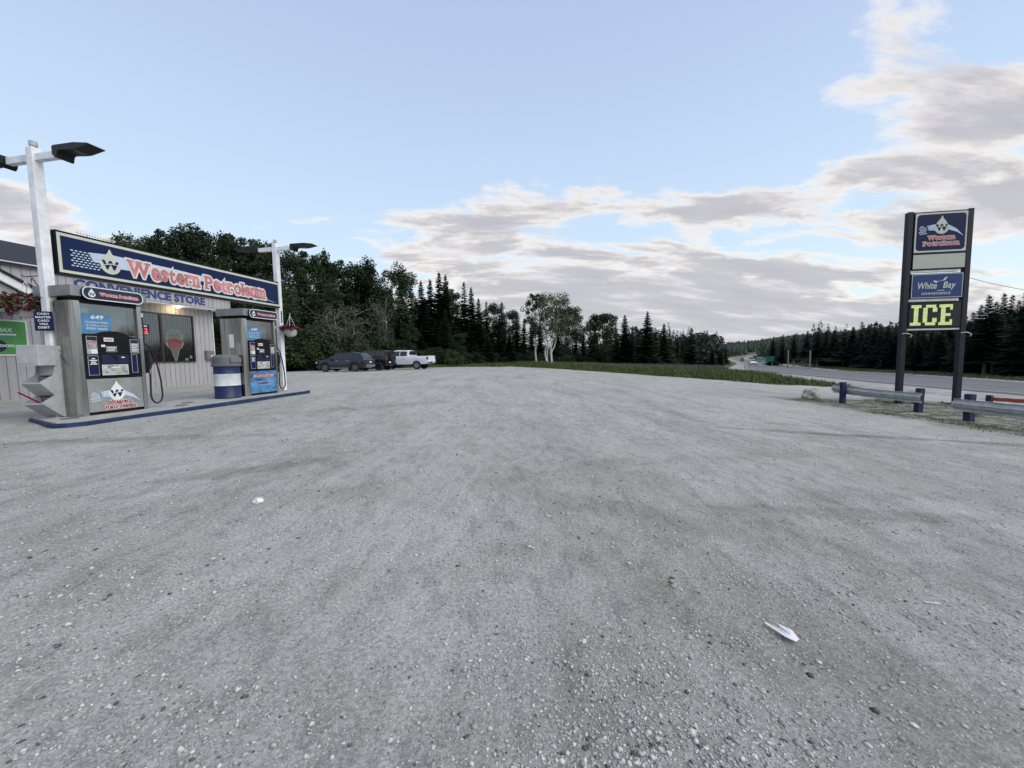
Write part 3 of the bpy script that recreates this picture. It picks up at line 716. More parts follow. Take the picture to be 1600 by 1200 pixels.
def pump(s0, label, supreme):
    X, Y = sb(s0, .14); t = empty('fuel_pump', (X, Y, IZ), ANG, label, 'fuel pump', 'fuel pumps on the island')
    L = .87; F = -.36
    q = MB(); q.box(.0, L, F + .05, -F - .05, .0, .05, m_blackm); q.box(.0, L, F + .03, -F - .03, .05, .66, m_grey); q.build('plinth', t)
    # stainless end columns with chamfered corners
    for k_, (xa, xb) in enumerate(((-.13, -.0015), (L + .0015, L + .10))):
        q = MB(); c_ = .05
        if k_ == 0: P = [(xb, F - .01), (xb, -F + .01), (xa + c_, -F + .01), (xa, -F - c_ + .01), (xa, F + c_ - .01), (xa + c_, F - .01)]
        else: P = [(xa, F - .01), (xb - c_ / 2, F - .01), (xb, F + c_), (xb, -F - c_), (xb - c_ / 2, -F + .01), (xa, -F + .01)]
        q.prism(P, .003, 2.03, m_steel, 'z')
        col = q.build('end_column', t)
        if k_ == 0:
            g = MB(); g.box(xa - .004, xa, F + .08, F + .30, .05, 1.38, m_steel); g.box(xa - .004, xa, F + .08, F + .30, 1.40, 2.01, m_steel_d)
            g.box(xa - .004, xa, F + .32, -F - .06, .05, 2.01, m_steel); g.build('end_panel', col)
            if supreme: g = MB(); g.box(xa - .008, xa - .005, F + .28, F + .42, 1.28, 1.62, m_txt); g.build('notice', col)
    for sg in (-1, 1):      # both service faces
        q = MB()
        if sg == 1: q.M = Matrix.Translation((L, 0, 0)) @ Matrix.Rotation(PI, 4, 'Z')
        q.box(.004, L - .004, F - .012, F + .03, .06, .655, m_adblue if supreme else m_steel_b, .004); dr = q.build('lower_door', t)
        g = MB(); g.M = q.M; y = F - .014
        g.lathe([(.011, F - .02), (.011, F - .013)], m_chrome, 10, 'y', c=(L * .5, 0, .62)); g.build('door_lock', dr)
        g = MB(); g.M = q.M
        if supreme:
            g.text('SUPREME', .08, .475, .70, .085, y - .002, m_txt, .06); g.text('SUPREME', .08, .475, .70, .085, y - .004, m_red, .03)
            g.text('cleans and', .24, .34, .42, .055, y - .002, m_pale, .0, .3); g.text('protects', .27, .24, .36, .055, y - .002, m_pale, 0., .3)
            g.build('lettering', dr)
        else:
            western_logo(g, .43, .42, .36, y - .003, m_txt, m_navy2, m_pale, .9)
            g.build('emblem', dr)
            g = MB(); g.M = q.M; western_words(g, .29, .175, .36, .072, y - .014, 'Western', m_redd, m_txt); western_words(g, .22, .085, .50, .072, y - .014, 'Petroleum', m_redd, m_txt); g.build('lettering', dr)
        q = MB(); q.M = g.M
        arch = [(.0, .665), (L, .665), (L, 1.40), (L * .80, 1.44)] + [(L * .5 + L * .28 * math.cos(a), 1.43 + .095 * math.sin(a)) for a in [R(v_) for v_ in range(20, 161, 20)]] + [(L * .2, 1.46), (.0, 1.46)]
        q.prism(arch, F - .03, F + .03, m_black, 'y'); q.box(L * .21, L * .77, F - .055, F - .031, .70, 1.42, m_black, .012)
        hp = q.build('control_panel', t)
        g = MB(); g.M = q.M; y = F - .033; y2 = F - .058
        def card(x0, x1, z0, z1, yy, fill, edge=m_bin): g.rect(x0, x1, z0, z1, yy, edge); g.rect(x0 + .008, x1 - .008, z0 + .008, z1 - .008, yy - .0015, fill)
        card(.03, .185, 1.10, 1.42, y, m_adpic); g.rect(.038, .177, 1.345, 1.412, y - .003, m_navy2); g.rect(.045, .17, 1.30, 1.335, y - .003, m_redp); g.rect(.09, .177, 1.11, 1.19, y - .003, m_txt)
        card(.03, .185, .72, 1.075, y, m_navy)
        for i, w_ in enumerate((.05, .11, .07, .10)): g.rect(.107 - w_ / 2, .107 + w_ / 2, 1.01 - i * .032, 1.028 - i * .032, y - .003, m_txt)
        card(.695, .845, 1.12, 1.385, y, m_grey); g.rect(.703, .837, 1.315, 1.377, y - .003, m_navy2)
        for i in range(5): g.rect(.715, .715 + (.11, .115, .09, .115, .10)[i], 1.285 - i * .033, 1.30 - i * .033, y - .003, m_txt)
        card(.70, .80, .74, 1.10, y, m_navy)
        g.rect(.27, .42, 1.33, 1.40, y2, m_off); g.rect(.285, .40, 1.35, 1.38, y2 - .0015, m_redp)
        g.rect(.225, .285, 1.23, 1.27, y2, m_txt)
        card(.295, .46, 1.14, 1.245, y2, m_navy2, m_bin); g.rect(.31, .445, 1.205, 1.225, y2 - .003, m_txt); g.rect(.31, .43, 1.165, 1.185, y2 - .003, m_txt)
        g.rect(.215, .64, .925, 1.09, y2, m_navy2); g.poly([(.36, 1.08), (.46, 1.08), (.46, .95), (.42, 1.0), (.36, 1.05)], y2 - .0015, m_black); g.rect(.52, .575, 1.03, 1.05, y2 - .0015, m_txt)
        card(.21, .62, .715, .905, y2, m_adpic, m_txt)
        g.rect(.36, .48, .845, .865, y2 - .003, m_txt); g.rect(.40, .46, .735, .79, y2 - .003, m_green2 if not supreme else m_cream)
        g.build('stickers', hp)
        # upper window
        q = MB(); q.M = g.M
        q.box(.002, L - .002, F + .03, F + .036, 1.46, 2.03, m_pglass); w = q.build('window', t)
        g = MB(); g.M = q.M; g.rect(.02, .46, 1.47, 1.83, F + .027, m_sky)
        g.text('649', .16, 1.73, .19, .075, F + .024, m_txt, .02, .15)
        g.text('GUARANTEED', .08, 1.655, .33, .035, F + .024, m_txt); g.text('$1 Million Prize', .09, 1.595, .31, .037, F + .024, m_txt); g.text('EVERY DRAW', .09, 1.54, .31, .037, F + .024, m_txt, .01)
        g.build('poster', w)
    q = MB(); q.box(.46, L - .06, F + .18, -F - .18, 1.46, 2.03, m_grey); q.box(.0, L, F + .06, -F - .06, 1.40, 1.458, m_grey); q.build('shelf_and_reflection_block', t)  # grey block stands in for a reflection in the window; thin shelf below
    # header with bulged front
    q = MB(); H0, H1 = 2.105, 2.285
    n_ = 12; P = [(-.14 + (L + .30) * i / n_, F - .06 - .055 * math.sin(PI * i / n_)) for i in range(n_ + 1)]
    P += [(-.14 + (L + .30) * i / n_, -F + .06 + .055 * math.sin(PI * i / n_)) for i in range(n_, -1, -1)]
    q.prism(P, H0, H1, m_header, 'z'); q.box(.0, L, F - .02, -F + .02, 2.0, H0 - .002, m_black); hd = q.build('header', t)
    for sg in (-1, 1):
        q = MB()
        if sg == 1: q.M = Matrix.Translation((L, 0, 0)) @ Matrix.Rotation(PI, 4, 'Z')
        y = F - .128
        pl = rr(-.02, .92, 2.06, 2.285, .10, 6)
        q.prism(pl, y, y + .06, m_cyan, 'y'); pn = q.build('name_plate', hd)
        g = MB(); g.M = q.M
        ring = rr(-.02, .92, 2.06, 2.285, .10, 6); inn = rr(-.004, .904, 2.076, 2.269, .085, 6); n_ = len(ring)
        g.add([(p[0], y - .002, p[1]) for p in ring + inn], [(i, (i + 1) % n_, n_ + (i + 1) % n_, n_ + i) for i in range(n_)], m_txt)
        western_logo(g, .11, 2.175, .15, y - .003, m_txt, m_navy, m_pale, .5, False)
        g.text('Western Petroleum', .22, 2.13, .62, .075, y - .002, m_txt, .03, slab=True, grow=.05); g.text('Western Petroleum', .22, 2.13, .62, .075, y - .005, m_redp, .03, slab=True)
        g.build('lettering', pn)
    # nozzle and hose on the far end, both faces
    for sg in (-1, 1):
        X0 = L + .10; fy = F * -sg * -1 if False else (F if sg < 0 else -F); s_ = -1 if sg < 0 else 1
        q = MB(); q.box(X0 + .001, X0 + .07, min(fy, fy - s_ * .16), max(fy, fy - s_ * .16), .72, 1.18, m_black, .01); bt = q.build('nozzle_holster', t)
        yc = fy - s_ * .06
        g = MB(); g.tube([(X0 + .09, yc, 1.12), (X0 + .12, yc, 1.02), (X0 + .12, yc, .90), (X0 + .10, yc, .80)], [.03, .045, .04, .025], m_rubber, 8)
        g.tube([(X0 + .09, yc, 1.1), (X0 + .16, yc, 1.06), (X0 + .17, yc, .93), (X0 + .12, yc, .86)], .012, m_black, 6)
        g.tube([(X0 + .11, yc, .80), (X0 + .11, yc, .70)], .022, m_chrome, 8); g.build('nozzle', t)
        g = MB(); pts = [(X0 + .11, yc, .72)]
        for i in range(15):
            a = i / 14; th = PI + PI * a
            pts.append((X0 + .20 + .11 * math.cos(th), yc, .28 + .19 * math.sin(th)))
        pts += [(X0 + .30, yc, .55), (X0 + .24, yc, .95), (X0 + .16, yc, 1.2), (X0 + .05, yc, 1.32)]
        g.tube(pts, .016, m_rubber, 8); g.build('hose', t)
        g = MB(); g.tube([(X0 + .03, yc, 1.25), (X0 + .05, yc, 1.5), (X0 + .03, yc, 1.98)], .014, m_rubber, 6); g.lathe([(.03, 1.84), (.03, 1.92)], m_chrome, 8, c=(X0 + .035, yc, 0)); g.build('hose_mast', t)
    return t
pump(.10, 'nearer silver fuel pump with a plain steel door bearing the Western Petroleum emblem', False)
pump(3.50, 'farther silver fuel pump with a blue SUPREME picture on its door, beside the barrel', True)

# ------------------------------------------------------------------ barrel litter bin
tr = empty('litter_barrel', (*sb(3.03, .30), IZ), ANG, 'blue barrel with a white band and grey lid, before the farther pump', 'litter bin')
q = MB()
q.lathe([(.275, .002), (.285, .01), (.285, .05), (.278, .06), (.278, .29), (.286, .30), (.286, .32)], m_drum, 32)
q.lathe([(.286, .3205), (.278, .34), (.278, .58), (.286, .60), (.286, .615)], m_drumw, 32)
q.lathe([(.286, .6155), (.278, .63), (.278, .85), (.285, .86), (.285, .875)], m_drum, 32); q.build('drum', tr, 35)
q = MB(); q.lathe([(.292, .80), (.305, .81), (.305, .85), (.288, .86), (.28, 1.03), (.24, 1.08), (.12, 1.095)], m_lid, 28, sq=1.12); ld = q.build('lid', tr, 35)
q = MB(); q.box(-.15, .15, -.30, -.27, .90, 1.02, m_bin_dark, .004); q.build('flap', ld)

# ------------------------------------------------------------------ hanging baskets
def basket(name, loc, rz, label, rad, seed, bracket_len, mats):
    t = empty(name, loc, rz, label, 'flower basket', 'hanging flower baskets on the lamp posts')
    rg = np.random.default_rng(seed)
    q = MB(); q.lathe([(.10, -.22), (.16, -.16), (.19, -.02), (.20, 0)], m_basket, 20); q.build('pot', t, 40)
    q = MB()
    for a in (0, 2.1, 4.2): q.tube([(.18 * math.cos(a), .18 * math.sin(a), 0), (0, 0, .42)], .006, m_trim, 5)
    q.tube([(0, 0, .42), (.02, 0, .46), (0, 0, .49)], .007, m_trim, 5); q.build('hanger', t)
    n = 1500; c = rg.normal(0, 1, (n, 3)); c /= np.linalg.norm(c, axis=1)[:, None]
    lump = np.array([.65 + .6 * (noise.noise(Vector(v_ * 2.1) + Vector((seed, 0, 0))) + .5) for v_ in c])
    c = c * lump[:, None] * np.array([rad, rad, rad * .42]) * rg.uniform(.6, 1, n)[:, None] + [0, 0, .02]
    v = []; f = []
    for i, p in enumerate(c):
        a = rg.normal(0, 1, 3); a /= np.linalg.norm(a); b = np.cross(a, rg.normal(0, 1, 3)); b /= np.linalg.norm(b); s_ = rg.uniform(.018, .04)
        k_ = len(v); v += [p - a * s_, p - b * s_ * .7, p + a * s_, p + b * s_ * .7]; f.append((k_, k_ + 1, k_ + 2, k_ + 3))
    link_obj('flowers', npmesh('flowers', v, f, mats, rg.choice(len(mats), n, p=[.62, .38] if len(mats) == 2 else None)), t)
    return t
# brackets belong to the posts
def bracket(post, ln, zz, sgn):
    q = MB(); q.box(-.012, .012, sgn * .071 if sgn > 0 else -.083, .083 if sgn > 0 else -.071, zz - .30, zz + .08, m_blackm)
    q.tube([(0, sgn * .08, zz), (0, sgn * ln, zz), (0, sgn * (ln + .04), zz + .04)], .008, m_blackm, 6)
    q.tube([(0, sgn * .08, zz - .24), (0, sgn * (.18), zz - .22), (0, sgn * (ln * .55), zz - .08), (0, sgn * (ln * .62), zz - .03), (0, sgn * (ln * .68), zz - .05), (0, sgn * ln * .66, zz - .08)], .007, m_blackm, 6)
    q.build('basket_bracket', post)
bracket(p1, .52, 2.47, 1); bracket(p2, .34, 2.36, -1)
X, Y = sb(0, -.50); basket('hanging_basket', (X, Y, IZ + 2.47 - .49), .3, 'large hanging basket of dark red flowers on the near lamp post', .46, 3, .5, [m_flower, m_basketleaf])
X, Y = sb(5.2, .36); basket('hanging_basket', (X, Y, IZ + 2.36 - .49), .9, 'hanging basket of pink and red flowers on the farther lamp post', .27, 8, .5, [m_flower, m_flower2])

# ------------------------------------------------------------------ convenience store
SA = math.atan2(.986, .165); st = empty('convenience_store', (-12.9, 15.3, .42), SA, 'low grey metal-clad shop with dark shingle roof and blue CONVENIENCE STORE letters', 'shop')
GX = .42   # store base height
q = MB(); x1 = 1.2; x0 = -15
q.box(x0, x1, 0, 9.5, 0, 3.16, m_siding); wl = q.build('wall', st)
q = MB(); q.box(x1 + .001, x1 + .03, -.03, .06, 0, 3.13, m_trim); q.build('corner_trim', st)
q = MB(); q.box(x0, 1.65, -.50, -.012, 3.13, 3.60, m_siding); q.box(x0, 1.65, -.48, -.014, 3.085, 3.128, m_trim)
fs_ = q.build('fascia', st)
q = MB(); q.text('CONVENIENCE STORE', -3.62, 3.215, 4.12, .30, -.505, m_letter, .05, spacing=1.02); q.build('lettering', fs_)
q = MB(); q.box(x0, 1.66, -.56, -.505, 3.602, 3.70, m_trim); q.build('gutter', st)
# roof
q = MB(); ez, rz_ = 3.66, 5.30
q.prism([(-.60, ez), (4.6, rz_ + .02), (9.9, ez), (9.9, ez - .06), (4.6, rz_ - .06), (-.60, ez - .06)], x0 - .2, 1.75, m_shing, 'x')
rf = q.build('roof', st)
q = MB(); q.prism([(.0, 3.17), (9.5, 3.17), (4.6, 5.2)], 1.1, 1.19, m_siding, 'x'); q.build('gable', st)
# window
wn = empty('window', (0, 0, 0)); wn.parent = st
WX0, WX1, WZ0, WZ1 = -1.75, .36, .96, 2.80
q = MB()
for (a, b, c_, d_) in ((WX0, WX1, WZ0, WZ0 + .05), (WX0, WX1, WZ1 - .05, WZ1), (WX0, WX0 + .05, WZ0, WZ1), (WX1 - .05, WX1, WZ0, WZ1), (-.92, -.85, WZ0, WZ1)): q.box(a, b, -.045 - (.001 if a == -.92 or c_ == WZ0 else 0), -.002, c_, d_, m_alu)
q.build('frame', wn)
q = MB(); q.rect(WX0 + .03, WX1 - .03, WZ0 + .03, WZ1 - .03, -.015, m_glass); q.build('pane', wn)
q = MB(); m_mesh = mat('security_mesh', (.055, .05, .045), .6)
xx = WX0 + .1
while xx < WX1 - .06: q.box(xx, xx + .006, -.0195, -.0165, WZ0 + .05, WZ1 - .05, m_mesh); xx += .085
z_ = WZ0 + .12
while z_ < WZ1 - .06: q.box(WX0 + .05, WX1 - .05, -.0235, -.020, z_, z_ + .005, m_mesh); z_ += .085
q.build('mesh_grille', wn)
# ice cream decal
q = MB(); cx = -.42; y = -.027
def blobpoly(cx, cz, rx, rz2, sd_, n=22): return [(cx + rx * math.cos(2 * PI * i / n) * (1 + .07 * math.sin(i * 2.3 + sd_)), cz + rz2 * math.sin(2 * PI * i / n) * (1 + .06 * math.cos(i * 1.9 + sd_))) for i in range(n)]
q.poly(blobpoly(cx, 1.93, .33, .30, 0), y, m_decal); q.poly(blobpoly(cx, 1.68, .34, .24, 1), y - .0005, m_decal); q.poly([(cx - .2, 1.55), (cx + .2, 1.55), (cx + .03, .99), (cx - .03, .99)], y - .001, m_decal)
q.poly(blobpoly(cx, 1.95, .28, .25, 2), y - .003, m_mint); q.poly(blobpoly(cx, 1.74, .29, .14, 3), y - .0035, m_berry); q.poly(blobpoly(cx, 1.60, .26, .12, 4), y - .004, m_choc); q.poly([(cx - .15, 1.48), (cx + .15, 1.48), (cx, 1.03)], y - .0045, m_cone)
for i in range(5): q.poly(blobpoly(cx - .18 + .09 * i, 1.98 + .06 * math.sin(i * 3), .025, .02, i, 8), y - .0055, m_navy2)
q.build('ice_cream_decal', wn)
# lottery led card and small notices in the window
q = MB(); q.rect(-1.60, -1.28, 1.98, 2.34, y, m_navy); q.build('lottery_display', wn)
q = MB(); q.text('649', -1.55, 2.24, .2, .07, y - .003, m_txt, .02); q.text('22', -1.54, 2.05, .2, .15, y - .003, m_led, .04); q.rect(-1.55, -1.32, 2.0, 2.02, y - .003, m_txt); q.build('display_digits', wn)
q = MB(); q.rect(-1.75, -1.68, 1.9, 2.36, y, m_green); q.build('notice', wn)
q = MB(); q.rect(-.06, .06, 1.02, 1.12, y, m_decal); q.build('sticker', wn)
q = MB(); q.rect(.12, .22, 1.10, 1.22, y, m_decal); q.build('sticker', wn)
# soffit lamp
q = MB(); q.lathe([(.06, 3.075), (.07, 3.05), (.045, 3.03)], m_lamp, 14, c=(-.40, -.28, 0)); q.lathe([(.085, 3.086), (.085, 3.076)], m_trim, 14, c=(-.40, -.28, 0)); q.build('soffit_lamp', st)
q = MB(); q.lathe([(.05, 3.084), (.05, 3.05)], m_black, 10, c=(.86, -.3, 0)); q.build('camera_dome', st)
ll = bpy.data.lights.new('soffit_lamp_light', 'POINT'); ll.energy = 4.5; ll.color = (1, .72, .40); ll.shadow_soft_size = .05
lo = link_obj('soffit_lamp_light', ll, st); lo.location = (-.40, -.28, 2.98)
# ash box
ab = empty('wall_box', (0, 0, 0)); ab.parent = st
q = MB(); q.box(.76, 1.10, -.15, -.002, 1.06, 1.42, m_bin_dark, .01); q.build('box', ab)
q = MB(); q.box(.93, 1.13, -.158, -.151, 1.08, 1.24, m_txt); q.build('notice', ab)
# green lottery poster on the wall
gp = empty('wall_poster', (0, 0, 0)); gp.parent = st
q = MB(); q.box(-5.75, -4.44, -.03, -.002, 1.22, 2.20, m_trim); q.rect(-5.71, -4.48, 1.26, 2.16, -.032, m_green); q.build('board', gp)
q = MB(); q.text('PLAY MAX', -5.36, 1.86, .62, .12, -.035, m_txt, .03, .15); q.rect(-5.6, -4.68, 1.775, 1.815, -.035, m_txt); q.rect(-5.6, -4.75, 1.70, 1.735, -.035, m_sky)
q.poly([(-5.13 + .26 * math.cos(2 * PI * i / 28), 1.49 + .19 * math.sin(2 * PI * i / 28)) for i in range(28)], -.035, m_navy2)
q.text('$100,000', -5.45, 1.445, .72, .085, -.038, m_txt, .03); q.rect(-5.25, -5.0, 1.60, 1.62, -.037, m_txt); q.rect(-5.23, -5.02, 1.36, 1.38, -.037, m_txt); q.build('lettering', gp)
# entrance porch gable
pc = empty('porch', (0, 0, 0)); pc.parent = st
m_soffit = mat('porch_gable', (.30, .305, .30), .7, var=.15)
cxp, zt, zb_, hw = -6.7, 3.62, 2.42, 2.05
q = MB()
for s_ in (-1, 1): q.prism([(cxp, zt + .0), (cxp, zt + .20), (cxp + s_ * hw, zb_ + .20), (cxp + s_ * hw, zb_)], -1.58, -1.50, m_trim, 'y')
q.build('rake_board', pc)
q = MB()
for s_ in (-1, 1): q.prism([(cxp, zt + .201), (cxp, zt + .26), (cxp + s_ * (hw + .06), zb_ + .24), (cxp + s_ * (hw + .06), zb_ + .18), (cxp + s_ * hw, zb_ + .201)], -1.62, -.02 if s_ > 0 else -.018, m_shing, 'y')
q.build('porch_roof', pc)
q = MB(); q.poly([(cxp - hw + .1, zb_ + .04), (cxp + hw - .1, zb_ + .04), (cxp, zt - .02)], -1.46, m_soffit); q.box(cxp - hw, cxp + hw, -1.45, -.02, zb_ - .02, zb_ + .02, m_trim); q.build('gable_panel', pc)
q = MB(); q.box(cxp - hw + .05, cxp - hw + .17, -1.5, -1.38, 0, zb_ - .021, m_trim); q.build('porch_post', pc)
q = MB(); q.box(cxp - .55, cxp + .45, -.05, -.001, 0, 2.1, m_alu); q.rect(cxp - .45, cxp + .35, .15, 2.0, -.052, m_glass); q.build('door', st)
# roof aerial
an = empty('roof_aerial', (0, 0, 0)); an.parent = st
an.rotation_euler = (0, 0, 0)
q = MB(); ax_, ay2, az = .2, 4.6, 5.3
q.tube([(ax_, ay2, az), (ax_, ay2, az + .95)], .018, m_galv, 6)
q.tube([(ax_ - .35, ay2, az + .93), (ax_ + .9, ay2, az + .90)], .012, m_galv, 5)
for i in range(13): h_ = .16 - .006 * i; q.tube([(ax_ - .3 + .095 * i, ay2, az + .92 - h_), (ax_ - .3 + .095 * i, ay2, az + .92 + h_)], .006, m_galv, 4)
q.build('aerial', an)

# ------------------------------------------------------------------ roadside pylon sign
ps = empty('pylon_sign', (14.69, 14.5, Zf(15.5, 14.3) - .02), math.atan2(-.33, 1.9), 'tall roadside sign with Western Petroleum, White Bay and ICE panels on two dark posts', 'sign')
z0 = ps.location.z
def zz_(w): return w - z0
for xa in (-.11, 1.745):
    q = MB()
    q.box(xa, xa + .13, -.09, .09, .02, zz_(6.47), m_signpost); q.box(xa - .012, xa + .142, -.102, -.0905, .02, zz_(6.47), m_signpost)
    if xa < 0: q.box(xa + .1425, xa + .20, -.05, .05, zz_(2.2), zz_(6.45), m_blackm)
    pp = q.build('post', ps)
    q = MB(); q.box(xa - .28, xa + .5, -.28, .28, .0, .035, m_blackm)
    for a in (-.2, .4):
        for b in (-.2, .2): q.lathe([(.02, .035), (.02, .09)], m_blackm, 6, c=(xa + a, b, 0))
    q.build('base_plate', pp)
    q = MB(); q.tube([(xa - .01, -.11, zz_(2.06)), (xa + .1, -.145, zz_(2.08)), (xa + .21, -.12, zz_(2.06)), (xa + .28, -.16, zz_(2.0)), (xa + .24, -.15, zz_(1.93))], .012, m_txt, 5)
    q.build('cable_tie', pp)
def panel(name, x0, x1, za, zb, mt, dep=.09):
    q = MB(); q.box(x0, x1, -dep, dep, zz_(za), zz_(zb), mt, .006); return q.build(name, ps)
pn = panel('logo_panel', .085, 1.74, 4.96, 6.44, m_blackm); y = -.092
q = MB(); q.rect(.11, 1.72, zz_(5.0), zz_(6.40), y, m_cream); q.rrect(.16, 1.67, zz_(5.06), zz_(6.34), .12, y - .003, m_navy); q.build('face', pn)
q = MB(); western_logo(q, .93, zz_(5.95), .64, y - .006, m_cream, m_navy, m_pale, .85); q.build('emblem', pn)
q = MB(); western_words(q, .50, zz_(5.42), .86, .165, y - .013, 'Western', m_redp, grow=.045); western_words(q, .36, zz_(5.215), 1.14, .165, y - .013, 'Petroleum', m_redp, grow=.045); q.build('lettering', pn)
pn = panel('blank_panel', .085, 1.74, 4.38, 4.945, m_blackm); q = MB(); q.rect(.11, 1.72, zz_(4.42), zz_(4.92), y, m_blank); q.build('face', pn)
q = MB(); q.box(.05, 1.60, -.06, .06, zz_(4.29), zz_(4.365), m_trim); q.build('spacer_bar', ps)
pn = panel('shop_panel', .085, 1.72, 3.33, 4.24, m_blackm); q = MB(); q.rect(.11, 1.70, zz_(3.36), zz_(4.22), y, m_off); q.rect(.13, 1.68, zz_(3.38), zz_(4.20), y - .003, m_bay); q.build('face', pn)
q = MB(); q.text('White', .30, zz_(3.68), .60, .24, y - .006, m_off, .01, .22); q.text('Bay', 1.09, zz_(3.63), .40, .29, y - .006, m_off, .01, .22)
q.text('CONVENIENCE', .43, zz_(3.47), .90, .085, y - .006, m_off, .02, spacing=1.25)
q.poly([(.92, zz_(3.62)), (1.14, zz_(3.63)), (1.14, zz_(3.61)), (.92, zz_(3.60))], y - .006, m_off)
q.poly([(.76, zz_(3.96)), (.84, zz_(3.98)), (.94, zz_(3.93)), (.86, zz_(3.89))], y - .006, m_off); q.poly([(1.06, zz_(3.95)), (1.12, zz_(4.06)), (1.22, zz_(4.11)), (1.16, zz_(3.99))], y - .006, m_off)
q.tube([(.93, y - .006, zz_(3.93)), (1.0, y - .006, zz_(3.98)), (1.07, y - .006, zz_(3.96))], .008, m_off, 4); q.build('lettering', pn)
q = MB(); q.box(.05, 1.60, -.06, .06, zz_(3.235), zz_(3.33), m_trim); q.build('spacer_bar', ps)
pn = panel('led_screen', .04, 1.70, 2.25, 3.22, m_black, .12); y = -.122
m_screen = mat('screen_face', (.018, .018, .02), .35); q = MB(); q.rect(.07, 1.66, zz_(2.30), zz_(3.16), y, m_screen); q.build('screen', pn)
q = MB(); yy = y - .004; za, zb = zz_(2.36), zz_(3.10); b_ = .105
def bar(x0, x1, a, c_): q.rect(x0, x1, a, c_, yy, m_ice)
bar(.12, .44, zb - b_, zb); bar(.21, .35, za + b_, zb - b_); bar(.10, .44, za, za + b_)
bar(.58, .90, zb - b_, zb); bar(.50, .64, za + b_, zb - b_); bar(.58, .90, za, za + b_); bar(.80, .94, zb - .26, zb - b_); bar(.80, .94, za + b_, za + .26)
bar(1.0, 1.42, zb - b_, zb); bar(1.06, 1.20, za + b_, zb - b_); bar(1.0, 1.42, za, za + b_); bar(1.2, 1.36, (za + zb) / 2 - .05, (za + zb) / 2 + .05); bar(1.34, 1.42, zb - .2, zb - b_); bar(1.34, 1.42, za + b_, za + .2)
q.build('led_letters', pn)
q = MB(); zq = zz_(2.30)
for i in range(1, 18): q.box(.08, 1.48, y - .0075, y - .0055, zq + i * .05, zq + i * .05 + .006, m_screen)
q.build('louvres', pn)
q = MB(); q.box(.02, 1.68, -.10, .10, zz_(2.19), zz_(2.245), m_trim); q.build('spacer_bar', ps)

# ------------------------------------------------------------------ guard rails
def wbeam(p0, p1, zt0, zt1, h, mt, end0=True, end1=True, nb=24, corr=True):
    p0 = Vector((*p0, zt0)); p1 = Vector((*p1, zt1)); d_ = (p1 - p0); L = d_.length; d_.normalize(); n = Vector((d_.y, -d_.x, 0)).normalized()
    prof = [(0, 0), (.035, -.10), (.035, -.16), (-.045, -.34), (-.055, -.42), (-.02, -.50), (-.055, -.58), (-.045, -.66), (.035, -.84), (.035, -.90), (0, -1.0)] if corr else [(0, 0), (.03, -.05), (.03, -.95), (0, -1)]
    v = []; f = []
    for i in range(nb + 1):
        t = i / nb; c = p0 + d_ * (L * t) + Vector((0, 0, -.02 * math.sin(PI * t) + .006 * math.sin(i * 1.7)))
        bend = .012 * math.sin(i * .9)
        for (o, w) in prof: v.append(c + n * (-(o) * .9 + .02 + bend) + Vector((0, 0, w * h)))
    m_ = len(prof)
    for i in range(nb):
        for j in range(m_ - 1): f.append((i * m_ + j, i * m_ + j + 1, (i + 1) * m_ + j + 1, (i + 1) * m_ + j))
    bm = bmesh.new(); vs = [bm.verts.new(q_) for q_ in v]
    for a in f: bm.faces.new([vs[i] for i in a])
    bmesh.ops.recalc_face_normals(bm, faces=bm.faces)
    bmesh.ops.solidify(bm, geom=list(bm.faces), thickness=.006)
    me = bpy.data.meshes.new('beam'); bm.to_mesh(me); bm.free(); me.materials.append(mt)
    for p in me.polygons: p.use_smooth = True
    me.set_sharp_from_angle(angle=R(50))
    return me
def gpost(xy, top, w, d, rz, lean=(0, 0)):
    q = MB(); z0 = Zf(*xy) - .06; q.M = Matrix.Translation((xy[0], xy[1], z0)) @ Matrix.Rotation(rz, 4, 'Z') @ Matrix(((1, 0, lean[0], 0), (0, 1, lean[1], 0), (0, 0, 1, 0), (0, 0, 0, 1)))
    q.box(-w / 2, w / 2, -d / 2, d / 2, 0, top - z0, m_bpost, .01); return q
def rail(label, p0, p1, zt0, zt1, posts, h=.31, mt=m_galv, corr=True):
    t = empty('guard_rail', (0, 0, 0)); bx_, by_ = (p0[0] + p1[0]) / 2, (p0[1] + p1[1]) / 2; bz = Zf(bx_, by_)
    t.location = (bx_, by_, bz); tag(t, label, 'guard rail', 'guard rails by the pylon sign')
    inv = Matrix.Translation((-bx_, -by_, -bz))
    me = wbeam(p0, p1, zt0, zt1, h, mt, corr=corr); me.transform(inv); link_obj('beam', me, t)
    for pp in posts:
        q = gpost(*pp); q.v = [tuple(inv @ Vector(a)) for a in q.v]; q.build('post', t)
    return t
rail('galvanised guard rail on two blue posts, left one, before the tall sign', (12.49, 14.9), (12.60, 11.75), .17, .13,
     [((12.36, 14.3), .30, .15, .15, .02), ((12.74, 11.98), .26, .17, .15, .03, (.05, 0))])
rail('galvanised guard rail on blue posts, nearest the camera, running out at the right edge', (12.31, 10.65), (12.40, 6.6), .10, .14,
     [((12.44, 10.38), .24, .17, .16, .04), ((12.56, 7.2), .24, .16, .16, 0)], h=.33)
rail('red painted rail on a blue post, behind the nearest guard rail', (16.90, 13.55), (18.4, 12.0), -.24, -.28,
     [((16.86, 13.5), -.17, .14, .14, .3), ((18.3, 12.1), -.2, .14, .14, .3)], h=.13, mt=m_redsteel, corr=False)

